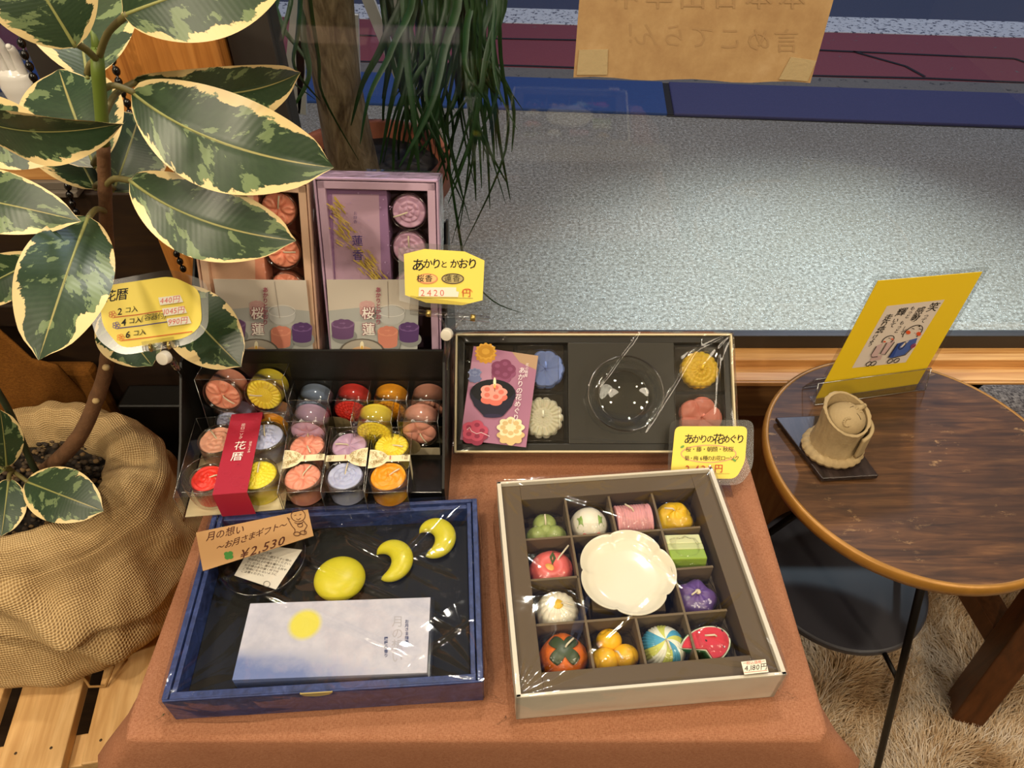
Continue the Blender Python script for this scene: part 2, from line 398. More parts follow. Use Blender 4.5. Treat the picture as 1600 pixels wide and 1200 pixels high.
struct_glass = box1('pane', (-.268, .867, .617), (2.1, .870, 2.3), PANE, win, bevel=0)
# pillar and left window
b = MB(); b.use(POSTW).b2((-.472, .835, 0), (-.322, .90, 2.6)); struct(b.build('trim_3', bevel=.004))
b = MB(); b.use(DARKW).b2((-2.2, .84, 0), (-.468, .90, .872)); b.b2((-2.2, .828, .66), (-.468, .842, .70)); b.b2((-2.2, .832, .40), (-.468, .842, .43)); struct(b.build('wall_window_left', bevel=.003))
b = MB(); b.use(plain('grey_frame', '#6b6257', .5)).b2((-2.2, .826, .873), (-.545, .90, .880)); b.b2((-2.2, .832, .880), (-.545, .90, .891)); struct(b.build('trim_4', bevel=.001))
b = MB(); b.use(SILLW).b2((-2.2, .838, .891), (-.565, .90, .911)); struct(b.build('trim_5', bevel=.001))
w2 = thing('window_2', '', '', (-1.2, .87, .9)); del w2['label'], w2['category']; struct(w2)
MB().use(ALU).b2((-2.2, .86, 2.3), (-.47, .90, 2.6)).b2((-.55, .862, .911), (-.468, .90, 2.3)).build('frame', w2, True, .001)
box1('pane', (-2.2, .885, .911), (-.55, .889, 2.3), PANE, w2, bevel=0)
# outside: pavement, kerb, painted street
def pave_mat():
    t = NT('speckled_pavement'); co = t.coord('Object'); n = t.noise(co, 90, 3, .7); n2 = t.noise(co, 2.2, 4); f = t.noise(co, 210, 1)
    c = t.ramp(n.outputs[0], [(.32, '#564e42'), (.5, '#827a6c'), (.68, '#aaa293')]); c = t.mix(t.ramp(n2.outputs[0], [(.35, 0), (.7, .35)]), c, '#6a5c46')
    fl = t.ramp(f.outputs[0], [(.66, 0), (.70, 1)]); c = t.mix(fl, c, '#cfd0c8'); t.l(c, t.b.inputs['Base Color'])
    t.l(t.math('SUBTRACT', .75, t.math('MULTIPLY', fl, .35)), t.b.inputs['Roughness']); t.bump(n.outputs[0], .4, .002); return t.m
struct(box1('pavement', (-6, .905, -.12), (6, 3.6, 0), pave_mat(), bevel=0))
def paint(name, a, b_, chip, thr=.62, sc=14):
    t = NT(name); co = t.coord('Object'); n = t.noise(co, sc, 6, .7); g = t.noise(co, 120, 3)
    c = t.mix(g.outputs[0], a, b_); c = t.mix(t.ramp(n.outputs[0], [(thr, 0), (thr + .03, 1)]), c, chip); t.l(c, t.b.inputs['Base Color']); t.set(Roughness=.75); t.bump(g.outputs[0], .5, .003); return t.m
BLUEP = paint('blue_kerb_paint', '#203a6c', '#294a80', '#3a4a6c', .75); REDP = paint('red_paint', '#7c3236', '#8c3f40', '#6c5f58', .64); WHTP = paint('white_line', '#c9c4bd', '#dcd7cf', '#4a4a55', .55, 40)
CONC = paint('kerb_concrete', '#5f574e', '#7d7468', '#39342e', .60, 20); ASPH = paint('asphalt', '#34384a', '#474b5c', '#5b5e6c', .66, 50)
SM = Matrix.Translation((-.137, 3.076, 0)) @ Matrix.Rotation(R(-4.7), 4, 'Z')
def strip(name, y0, y1, z, m, xs=(-5, 6)):
    b = MB(); b.use(m).b2((xs[0], y0, -.12), (xs[1], y1, z)); o = b.build(name, None, bevel=.004); o.matrix_basis = SM; return struct(o)
for i, (x0, x1) in enumerate(((-4.2, -1.65), (-1.645, .793), (.820, 3.0), (3.01, 5.5))):
    b = MB(); b.use(BLUEP if i < 2 else paint('violet_blue_kerb', '#37365a', '#424066', '#4a4668', .75) if i == 2 else BLUEP)
    b.b2((x0, -.004, -.1), (x1, .33, .012)); o = b.build('trim_%d' % (6 + i), None, bevel=.006); o.matrix_basis = SM; struct(o)
strip('street_gutter', .33, .46, .004, CONC); strip('street_red_band', .46, 1.06, .002, REDP); strip('street_white_line', 1.06, 1.30, .004, WHTP); strip('street_asphalt', 1.30, 6.0, .001, ASPH)
b = MB(); b.use(plain('crack_dark', '#1d1a1a', .9)); b.b2((.79, .0, .0002), (.823, .33, .004)); b.b2((.79, -.014, .0002), (3.2, -.006, .002))
for pts in ([(-4, .47), (-1, .462), (.2, .478), (1.2, .462), (2.0, .482), (2.6, .462), (5, .47)], [(-4, .82), (-.5, .81), (.6, .84), (1.7, .79), (2.5, .76), (2.62, .6), (3.2, .4)], [(1.75, .79), (1.95, .62), (2.0, .5)]):
    for p, q in zip(pts, pts[1:]):
        d = Vector((q[0] - p[0], q[1] - p[1], 0)).normalized(); nn = Vector((-d.y, d.x, 0)) * .008
        b.add([(p[0] - nn.x, p[1] - nn.y, .0055), (q[0] - nn.x, q[1] - nn.y, .0055), (q[0] + nn.x, q[1] + nn.y, .0055), (p[0] + nn.x, p[1] + nn.y, .0055)], [(0, 1, 2, 3)])
o = b.build('trim_10'); o.matrix_basis = SM; struct(o)

# ================================================================== rug
RUG = np.random.default_rng(3)
rug = MB().use(plain('rug_backing', '#a5855c', .95)).b2((.30, .02, .0), (1.45, .795, .012)).build('rug', None, bevel=.004)
tag(rug, 'shaggy long pile cream and tan fur rug on the floor under the round table', 'rug')
def fur():
    N = 72000
    x = RUG.uniform(.31, 1.44, N); y = RUG.uniform(.03, .785, N)
    pn = np.array([noise.noise((a * 7, b * 7, 0)) for a, b in zip(x, y)]); pn2 = np.array([noise.noise((a * 22, b * 22, 5)) for a, b in zip(x, y)])
    dirn = pn * 3.5 + .9 + RUG.normal(0, .55, N); lean = RUG.uniform(.018, .042, N); L = RUG.uniform(.022, .040, N)
    dx, dy = np.cos(dirn) * lean, np.sin(dirn) * lean; w = RUG.uniform(.0005, .0010, N); sx, sy = -np.sin(dirn) * w, np.cos(dirn) * w
    V = np.zeros((N, 7, 3)); 
    for k, (t, wf) in enumerate(((0, 1), (.4, .9), (.75, .6))):
        px = x + dx * t ** 1.6; py = y + dy * t ** 1.6; pz = .010 + L * (t - .35 * t * t)
        V[:, 2 * k] = np.stack([px - sx * wf, py - sy * wf, pz], 1); V[:, 2 * k + 1] = np.stack([px + sx * wf, py + sy * wf, pz], 1)
    V[:, 6] = np.stack([x + dx, y + dy, .010 + L * .65], 1); V[:, :, 1] = np.minimum(V[:, :, 1], .795); V[:, :, 0] = np.clip(V[:, :, 0], .30, 1.46)
    me = bpy.data.meshes.new('pile'); me.vertices.add(N * 7); me.vertices.foreach_set('co', V.ravel())
    quads = np.array([[0, 1, 3, 2], [2, 3, 5, 4]]); base = (np.arange(N) * 7)[:, None]
    loops = np.concatenate([(base + quads[0]), (base + quads[1]), (base + np.array([4, 5, 6]))], 1).ravel()
    me.loops.add(N * 11); me.loops.foreach_set('vertex_index', loops.astype(np.int32)); me.polygons.add(N * 3)
    st = ((np.arange(N) * 11)[:, None] + np.array([0, 4, 8])).ravel(); me.polygons.foreach_set('loop_start', st.astype(np.int32))
    me.polygons.foreach_set('use_smooth', np.ones(N * 3, bool)); me.update(calc_edges=True)
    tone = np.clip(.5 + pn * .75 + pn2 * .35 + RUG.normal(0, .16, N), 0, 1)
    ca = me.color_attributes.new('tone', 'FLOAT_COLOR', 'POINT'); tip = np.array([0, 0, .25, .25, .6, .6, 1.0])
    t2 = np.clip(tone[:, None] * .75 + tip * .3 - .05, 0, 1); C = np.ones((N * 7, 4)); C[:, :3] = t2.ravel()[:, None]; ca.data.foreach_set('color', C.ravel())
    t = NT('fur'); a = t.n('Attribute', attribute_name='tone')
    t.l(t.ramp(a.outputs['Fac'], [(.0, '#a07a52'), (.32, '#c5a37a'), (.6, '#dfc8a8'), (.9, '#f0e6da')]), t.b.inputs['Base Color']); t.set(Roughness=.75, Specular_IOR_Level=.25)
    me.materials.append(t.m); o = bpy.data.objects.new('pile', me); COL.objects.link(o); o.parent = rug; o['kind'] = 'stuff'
fur()

# ================================================================== display table with cloth
TZ = .70; TX0, TX1, TY0, TY1 = -.327, .266, .241, .735
tb = thing('display_table', 'small square table hidden under the terracotta cloth', 'table', (-.03, .49, 0))
TW = plain('table_wood', '#6b4a2b', .5)
box1('tabletop', (TX0 + .006, TY0 + .006, .672), (TX1 - .006, TY1 - .006, .697), TW, tb)
for x in (TX0 + .04, TX1 - .04):
    for y in (TY0 + .04, TY1 - .04): box1('leg', (x - .02, y - .02, 0), (x + .02, y + .02, .672), TW, tb)
def cloth():
    def rr(t, g):          # perimeter point at parameter t grown outward by g, corners rounded
        w, h = TX1 - TX0, TY1 - TY0; P = 2 * (w + h); d = t * P
        if d < w: p = (TX0 + d, TY0); n = (0, -1); e = min(d, w - d)
        elif d < w + h: d -= w; p = (TX1, TY0 + d); n = (1, 0); e = min(d, h - d)
        elif d < 2 * w + h: d -= w + h; p = (TX1 - d, TY1); n = (0, 1); e = min(d, w - d)
        else: d -= 2 * w + h; p = (TX0, TY1 - d); n = (-1, 0); e = min(d, h - d)
        return p, n, e
    n = 240; prof = [(0, 0, 0), (0, .004, -.0012), (0, .0055, -.005), (1, .007, -.02), (1, .009, -.05), (1, .012, -.10), (1, .016, -.17), (1, .02, -.22), (1, .023, -.265)]
    def fn(u, v):
        k = round(v * (len(prof) - 1)); fl, g, dz = prof[k]; p, nn, e = rr(u % 1, g); drop = -dz
        cor = math.exp(-(e / .035) ** 2); cx = (p[0] - (TX0 + TX1) / 2) / (TX1 - TX0) * 2; cy = (p[1] - (TY0 + TY1) / 2) / (TY1 - TY0) * 2
        out = g + fl * drop * (.05 + .05 * math.sin(u * 40)) * (1 if p[1] > TY0 + .01 else .35)
        x = p[0] + nn[0] * out; y = p[1] + nn[1] * out
        dv = Vector((math.copysign(1, cx), math.copysign(1, cy), 0)).normalized()
        ex = cor * fl * min(1, drop / .05) * (.030 + .16 * drop)      # the corner fold hangs outward
        if p[1] < TY0 + .05: dv = Vector((math.copysign(1, cx), -.25, 0)).normalized()
        return (x + dv.x * ex, y + dv.y * ex, TZ + dz)
    b = MB(); b.use(CLOTH).grid(fn, n, len(prof) - 1, None, True, True)
    m = 60
    b.grid(lambda u, v: (TX0 + (TX1 - TX0) * u, TY0 + (TY1 - TY0) * v, TZ + .0004 * noise.noise((u * 9, v * 9, 1))), m, m)
    o = b.build('tablecloth', None)
    return tag(o, 'terracotta brown cloth covering the display table with folded front corners', 'tablecloth')
cloth()

# ================================================================== round side table
RC = Vector((.513, .6065, .63)); RR = .1845
rt = thing('side_table', 'round two tier side table with worn brown wooden top and thin black metal legs', 'table', (RC.x, RC.y, 0))
M = Matrix.Translation((0, 0, 0))
MB().use(TABLETOP).lathe([(0, .629), (.15, .629), (RR - .003, .6295), (RR - .0015, .6285), (RR - .0015, .613), (0, .613)], 96, smooth=False).build('tabletop', rt)
MB().use(plain('golden_rim', '#a37431', .38, metal=.25, spec=.5, var=.25)).lathe([(RR - .0035, .6297), (RR - .001, .6308), (RR + .0025, .6285), (RR + .003, .620), (RR + .0018, .613), (RR - .002, .613)], 96).build('rim', rt, label='worn golden brown rim band')
sc = Vector((.531, .640, 0)) - Vector((RC.x, RC.y, 0))
MB().use(plain('dark_shelf', '#3b3a40', .42, spec=.5)).lathe([(0, .30), (.130, .30), (.134, .2985), (.134, .288), (0, .288)], 80, Matrix.Translation(sc), smooth=False).build('shelf', rt, bevel=.002, label='dark brown glossy lower shelf')
BM = plain('black_metal', '#15110e', .45, metal=.5)
def through(A, B, z): return A + (B - A) * ((z - A.z) / (B.z - A.z))
lo = Vector((RC.x, RC.y, 0))
for A, B, spoke in ((Pz(1465, 812, .613), Pz(1408, 1046, .315), 1), (Pz(1330, 742, .613), Pz(1186, 844, .30), 1), (lo + Vector((.08, .02, .613)), lo + Vector((.145, .06, 0)), 0)):
    B0 = through(A, B, 0) - lo; A = A - lo; p = through(A, B0, .287); e = sc + Vector((0, 0, .293)); d = Vector((p.x - e.x, p.y - e.y, 0)).normalized()
    b = MB().use(BM).tube([A, B0], .0055, 10); b.tube([p, e + d * .130], .0038, 8)
    b.build('leg', rt)

# slab + clay figurine
q = [Pz(*p, .638) for p in ((1212, 652), (1285, 748), (1373, 743), (1304, 648))]
sl = MB().use(EBON).slab(q[::-1] if False else q, (0, 0, 1), .0062); sl = sl.build('wood_slab', None, bevel=.0012)
tag(sl, 'dark striped ebony wood slab under the clay figurine on the side table', 'coaster')
CLAY = plain('clay', '#a8926a', .85, bump=(350, .5), var=.15); CLAYD = plain('clay_line', '#5c4a30', .9)
base = Pz(1300, 706, .6385)
fg = thing('clay_figurine', 'unglazed clay figurine of a smiling face inside a cut bamboo trunk', 'figurine', Matrix.Translation((base.x, base.y + .004, .6385)) @ Matrix.Rotation(R(8), 4, 'Z'))
def trunk():
    rO, rI = .0305, .0262
    def top(a): return .066 + .012 * math.sin(a - .4) + .010 * math.cos(a + .2) * 0
    def fo(u, v):
        a = 2 * math.pi * u; r = rO * (1 + .03 * math.sin(3 * a + 1)) + .0012 * noise.noise((6 * math.cos(a), 6 * math.sin(a), v * 3)) - .0025 * math.sin(math.pi * v)
        z = .006 + (top(a) - .006) * v; r -= .0004 * abs(math.sin(a * 26 + 2 * noise.noise((a, v * 2, 0))))
        return (r * math.cos(a), r * math.sin(a) * .92, z)
    def ring(u, v):
        a = 2 * math.pi * u; r = lerp(rO * (1 + .03 * math.sin(3 * a + 1)) + .0012 * noise.noise((6 * math.cos(a), 6 * math.sin(a), 3)), rI, v)
        return (r * math.cos(a), r * math.sin(a) * .92, top(a) + .0012 * math.sin(math.pi * v) + .0006 * noise.noise((a * 4, v, 0)))
    def fi(u, v):
        a = 2 * math.pi * u; r = rI * (1 - .05 * v); return (r * math.cos(a), r * math.sin(a) * .92, lerp(top(a), .03, v))
    b = MB().use(CLAY).grid(fo, 120, 14, None, True).grid(ring, 120, 4, None, True).grid(fi, 60, 4, None, True)
    b.build('trunk', fg)
    b = MB().use(CLAY); n = 22          # twisted rope at the foot
    def rope(u, v):
        a = 2 * math.pi * u; t = 2 * math.pi * v; rr = .0062 + .0014 * abs(math.sin(n * a / 2 + t * .5)); return ((rO + .001 + rr * math.cos(t)) * math.cos(a), (rO + .001 + rr * math.cos(t)) * math.sin(a) * .92, .0065 + rr * .95 * math.sin(t))
    b.grid(rope, 176, 10, None, True); b.build('rope_foot', fg)
    # split flap at the right front
    b = MB().use(CLAY)
    def flap(u, v):
        a = lerp(R(-66), R(-4), u); r = rO + .0012 + .0022 * math.sin(math.pi * u); return (r * math.cos(a), r * math.sin(a) * .95, lerp(.014, .047 + .007 * u, v))
    b.grid(flap, 14, 8); b.build('flap', fg, solid=.004)
    # head
    hd = MB().use(CLAY).ball((0, .001, .054), (.0248, .0228, .0212), 32, 24).build('head', fg)
    hz = lambda x, y: .054 + .0212 * math.sqrt(max(.05, 1 - (x / .0248) ** 2 - ((y - .001) / .0228) ** 2))
    def bead(b, x, y, r, up=.0): b.ball((x, y, hz(x, y) + up), r, 12, 8)
    b = MB().use(CLAY)
    for k in range(9):          # ear: a raised C
        an = R(60 + 26 * k); bead(b, -.007 + .0045 * math.cos(an), -.0145 + .0032 * math.sin(an), (.0017, .0017, .0016))
    b.tube([(.012, .0035, hz(.012, .0035) - .002), (.019, .006, hz(.019, .006) + .001), (.0245, .008, hz(.019, .006) + .0015)], [.0042, .0036, .0030], 12); b.ball((.0245, .008, hz(.019, .006) + .0015), .0031, 12, 8)
    for x, y in ((.0085, -.0005), (.0105, .0015), (.0128, -.0008), (.0118, -.004), (.0145, -.0035)): bead(b, x, y, (.0016, .0014, .0014))
    for k in range(8): an = 2 * math.pi * k / 8; bead(b, .007 + .0016 * math.cos(an), .0115 + .0016 * math.sin(an), .0007)
    b.build('face_features', hd)
    b = MB().use(CLAYD); b.tube([(x, y, hz(x, y) + .0001) for x, y in ((.001, .0015), (.0035, .0025), (.006, .003))], .00045, 6); b.tube([(x, y, hz(x, y) + .0001) for x, y in ((.006, -.007), (.008, -.010), (.0095, -.0135))], .00045, 6); b.build('engraved_line', hd)
trunk()

# acrylic stand with the laminated yellow card
a0, a1 = Pz(1285, 610, .645), Pz(1430, 590, .645); ax = (Vector((a1.x - a0.x, a1.y - a0.y, 0))).normalized(); an = Vector((ax.y, -ax.x, 0))   # faces the shop
st = thing('card_stand', 'clear acrylic card holder with angled foot on the side table', 'card stand', ((a0.x + a1.x) / 2, (a0.y + a1.y) / 2, .630))
mid = (a0 + a1) / 2; mid.z = 0
def stp(s, o, z): return Vector((mid.x, mid.y, z)) + ax * s + an * o
b = MB().use(ACRYL)
hw = .083
b.slab([stp(-hw, .012, .6305), stp(hw, .012, .6305), stp(hw, .004, .664), stp(-hw, .004, .664)], an, .002)
b.slab([stp(-hw, -.004, .6325), stp(-hw, .012, .6325), stp(hw, .012, .6325), stp(hw, -.004, .6325)], (0, 0, 1), .002)
b.slab([stp(-hw, -.022, .6305), stp(hw, -.022, .6305), stp(hw, -.004, .664), stp(-hw, -.004, .664)], an, .002)
b.build('holder', st, True, .0004)
b = MB().use(EDGE)
for p_, q_ in (((-hw, .012, .631), (hw, .012, .631)), ((-hw, .004, .664), (hw, .004, .664)), ((-hw, .012, .631), (-hw, .004, .664)), ((hw, .012, .631), (hw, .004, .664)), ((-hw, -.022, .631), (-hw, -.004, .664)), ((-hw, -.004, .664), (hw, -.004, .664)), ((-hw, -.022, .631), (hw, -.022, .631))): b.tube([stp(*p_), stp(*q_)], .0007, 6)
b.build('edge', st, True)
YEL = '#f2cf24'
cardo = stp(0, 0, .64)
cd_ = thing('poem_card', 'laminated yellow card with brush poem and two robed figures in the acrylic holder', 'card', tuple(cardo))
mpY = lambda x, y: Pl(x, y, cardo, an)
qY = [(1272, 627), (1433, 603), (1535, 425), (1372, 439)]
def slabpx(px, o, n, m, th, name, par, ext=0):
    c = (sum(p[0] for p in px) / len(px), sum(p[1] for p in px) / len(px))
    b = MB().use(m).slab([Pl(c[0] + (x - c[0]) * (1 + ext), c[1] + (y - c[1]) * (1 + ext), o, n) for x, y in px], n, th); return b.build(name, par, True)
slabpx([(1275, 623), (1434, 600), (1535, 425), (1372, 439)], cardo, an, plain('yellow_card', YEL, .45), .0008, 'card', cd_)
slabpx([(1265, 629), (1438, 603), (1546, 417), (1370, 431)], cardo - an * .0006, an, LAMI, .0003, 'laminate', cd_)
S = Sheet(mpY, an)
def yq(u, v):     # white picture coordinates 0..1 (v down)
    A, B, C, D = (1386, 478), (1476, 468), (1415, 566), (1331, 575)
    return (lerp(lerp(A[0], B[0], u), lerp(D[0], C[0], u), v), lerp(lerp(A[1], B[1], u), lerp(D[1], C[1], u), v))
S.poly([yq(0, 0), yq(1, 0), yq(1, 1), yq(0, 1)], '#dfd2c4')
EXY = (.96, -.10); EYY = (.55, -.86)
def ytx(s, u, v, size, bold=.02): S.text(s, *yq(u, v), size, '#17130f', EXY, EYY, True, .86, bold)
ytx('笑', .87, .03, 18, .012); ytx('って', .84, .20, 10, .01); ytx('感動', .66, .08, 15, .012); ytx('して', .58, .38, 9, .01); ytx('もっと', .50, .05, 8.5, .01); ytx('もっと', .46, .28, 8.5, .01); ytx('輝', .33, .06, 16, .012); ytx('いて', .31, .22, 10, .01); ytx('走り', .14, .14, 14, .012); ytx('続', .13, .34, 13, .012); ytx('けよう', .10, .46, 8.5, .01)
# two figures
def yring(cu, cv, a, b_, w, col, t0=0, t1=360): S.line([yq(cu + a * math.cos(t), cv + b_ * math.sin(t)) for t in (R(t0 + (t1 - t0) * i / 24) for i in range(25))], w, col)
def ypoly(pts, col): S.poly([yq(*p) for p in pts], col)
def yline(pts, w=1.1, col='#2a2320'): S.line([yq(*p) for p in pts], w, col)
ypoly([(.60, .66), (.93, .60), (.96, .70), (.88, .86), (.62, .90)], '#4a62a8'); ypoly([(.60, .66), (.66, .65), (.68, .88), (.58, .88)], '#2f4a94'); ypoly([(.74, .64), (.80, .63), (.74, .73), (.70, .73)], '#dfd2c4')
ypoly([(.22, .66), (.33, .62), (.36, .84), (.23, .84)], '#cdb0ae'); ypoly([(.38, .62), (.52, .60), (.48, .82), (.38, .80)], '#cdb0ae'); ypoly([(.26, .84), (.44, .82), (.46, .90), (.26, .91)], '#c8aaa6')
for c, a, b_ in (((.77, .50), .16, .12), ((.38, .58), .10, .07)):
    yring(*c, a, b_, 1.2, '#2a2320', 150, 400)
yring(.72, .70, .05, .06, .9, '#2a2320'); S.ell(*yq(.68, .485), 3.6, 3.0, '#dd5a2c'); S.ell(*yq(.90, .53), 3.6, 3.2, '#dd5a2c'); S.ell(*yq(.33, .60), 2.2, 1.4, '#dd6a4a'); S.ell(*yq(.45, .57), 2.2, 1.4, '#dd6a4a')
yline([(.70, .42), (.76, .44)]); yline([(.84, .44), (.90, .46)]); S.ell(*yq(.82, .40), 1.4, 1.2, '#3a322c'); yline([(.80, .50), (.81, .51)]); yline([(.36, .545), (.40, .55)], .8)
for cu, cv in ((.27, .95), (.36, .95), (.66, .94), (.78, .94)): yring(cu, cv, .045, .035, 1.2, '#2a2320')
yline([(.22, .66), (.21, .80), (.26, .84), (.36, .84)]); yline([(.38, .62), (.38, .80), (.48, .82), (.52, .62)]); yline([(.60, .66), (.58, .88), (.68, .89), (.88, .86), (.96, .70)])
yring(.93, .72, .035, .03, 1.0, '#b8324a'); yline([(.91, .72), (.95, .72)], .9, '#b8324a')
S.build('print', cd_)

# stool at right: woven cushion seat and brown beams
sm = cloth_mat('woven_grey', '#2a2628', '#7d7672', 420, .6)
so = thing('stool', 'stool with dark grey woven seat and brown wooden beam legs right of the side table', 'stool', (.90, .62, 0))
b = MB().use(sm)
b.grid(lambda u, v: (lerp(.684, 1.12, u), lerp(.46, .785, v), .585 + .016 * (1 - (2 * u - 1) ** 6) * (1 - (2 * v - 1) ** 6)), 24, 24); b.b2((.684, .46, .555), (1.12, .785, .585)); b.build('seat', so, True)
def beam(A, B, w, d, wide):
    A, B = Vector(A), Vector(B); t = (B - A).normalized(); wd = (Vector(wide) - t * t.dot(Vector(wide))).normalized(); dd = t.cross(wd)
    return MB().use(WALN).prism([(-w / 2, -d / 2), (w / 2, -d / 2), (w / 2, d / 2), (-w / 2, d / 2)], 0, (B - A).length, frameM(A, wd, dd, t)).build('leg', so, True, .002)
B0 = Pz(1505, 1112, .02); B1 = Pz(1600, 985, .24); dB = (B1 - B0).normalized(); beam(B0, B0 + dB * ((.548 - .02) / dB.z), .05, .05, (1, -.3, 0))
J = Pz(1565, 990, .17); K = Pz(1513, 905, .20); dK = (K - J).normalized(); beam(J - dK * .01, J + dK * ((.782 - J.y) / dK.y), .045, .04, (1, .2, 0))
beam((1.08, .50, .0), (1.08, .50, .556), .05, .05, (1, 0, 0)); beam((1.08, .75, .0), (1.08, .75, .556), .05, .05, (1, 0, 0))

# kraft paper sign taped to the window
kn = Vector((0, -1, 0)); ko = Vector((0, .8655, 1))
ks = thing('kraft_sign', 'large brown kraft paper sign taped to the window with writing showing through faintly', 'sign', tuple(Py(1090, 125, .8655)))
def kraft_mat():
    t = NT('kraft_paper'); n = t.noise(t.coord(), 22, 5, .7); t.l(t.ramp(n.outputs[0], [(.3, '#a5825a'), (.55, '#b59468'), (.75, '#c1a278')]), t.b.inputs['Base Color']); t.set(Roughness=.8, Specular_IOR_Level=.2); return t.m
KR = kraft_mat()
tl, tr, br, bl = Py(925, -260, .8655), Py(1375, -260, .8655), Py(1266, 130, .8655), Py(896, 121, .8655)
xs = [bl.lerp(br, i / 12) + Vector((0, 0, .0015 * math.sin(i * 1.3))) for i in range(13)]
MB().use(KR).slab([*xs, tr, tl], kn, .0006).build('paper', ks, True)
S = Sheet(lambda x, y: Pl(x, y, ko, kn), kn)
GH = plain('ghost_ink', '#a8865c', .8)
for i, ch in enumerate('！んらてこめ言'): S.text(ch, 985 + i * 44 - (0 if i else 20) + (30 if i == 0 else 0), 52 + i * 2, 40, GH, (-1, 0), (0, -1))
for i in range(6): S.text('中年田日本本'[i], 1000 + i * 52, -6, 44, GH, (-1, 0), (0, -1))
S.build('faint_writing', ks)
TAPE = plain('tape', '#b9a47c', .25, spec=.6, bump=(160, .6))
for qd in ([(905, 78), (950, 77), (949, 117), (901, 117)], [(1236, 89), (1276, 95), (1262, 127), (1217, 124)]):
    o = slabpx(qd[::-1], ko + kn * .0012, kn, TAPE, .0006, 'tape', ks)
# ================================================================== pallet, sack, plant
PZT = .40
pal = thing('pallet', 'low pine slatted pallet stand left of the display table', 'pallet', Matrix.Translation((-.541, .411, 0)) @ Matrix.Rotation(R(9), 4, 'Z'))
SLT = PINE
NAIL = plain('nail', '#4a3a28', .5, metal=.5)
for i in range(-5, 2):
    x0 = .004 + i * .099
    MB().use(SLT).b2((x0, -.096, PZT - .018), (x0 + .077, .328, PZT)).build('slat', pal, bevel=.002)
    for y in (-.07, .13, .31):
        for k in (.018, .059): MB().use(NAIL).lathe([(0, .0003), (.0018, .0003), (.0018, -.001)], 8, Matrix.Translation((x0 + k - .004 + .004, y, PZT))).build('nail', pal)
for y in (-.07, .13, .31): MB().use(SLT).b2((-.50, y - .02, PZT - .045), (.184, y + .02, PZT - .0182)).build('rail', pal, bevel=.002)
for x in (-.47, .16):
    for y in (-.07, .31): MB().use(SLT).b2((x - .02, y - .02, 0), (x + .02, y + .02, PZT - .0452)).build('leg', pal, bevel=.002)

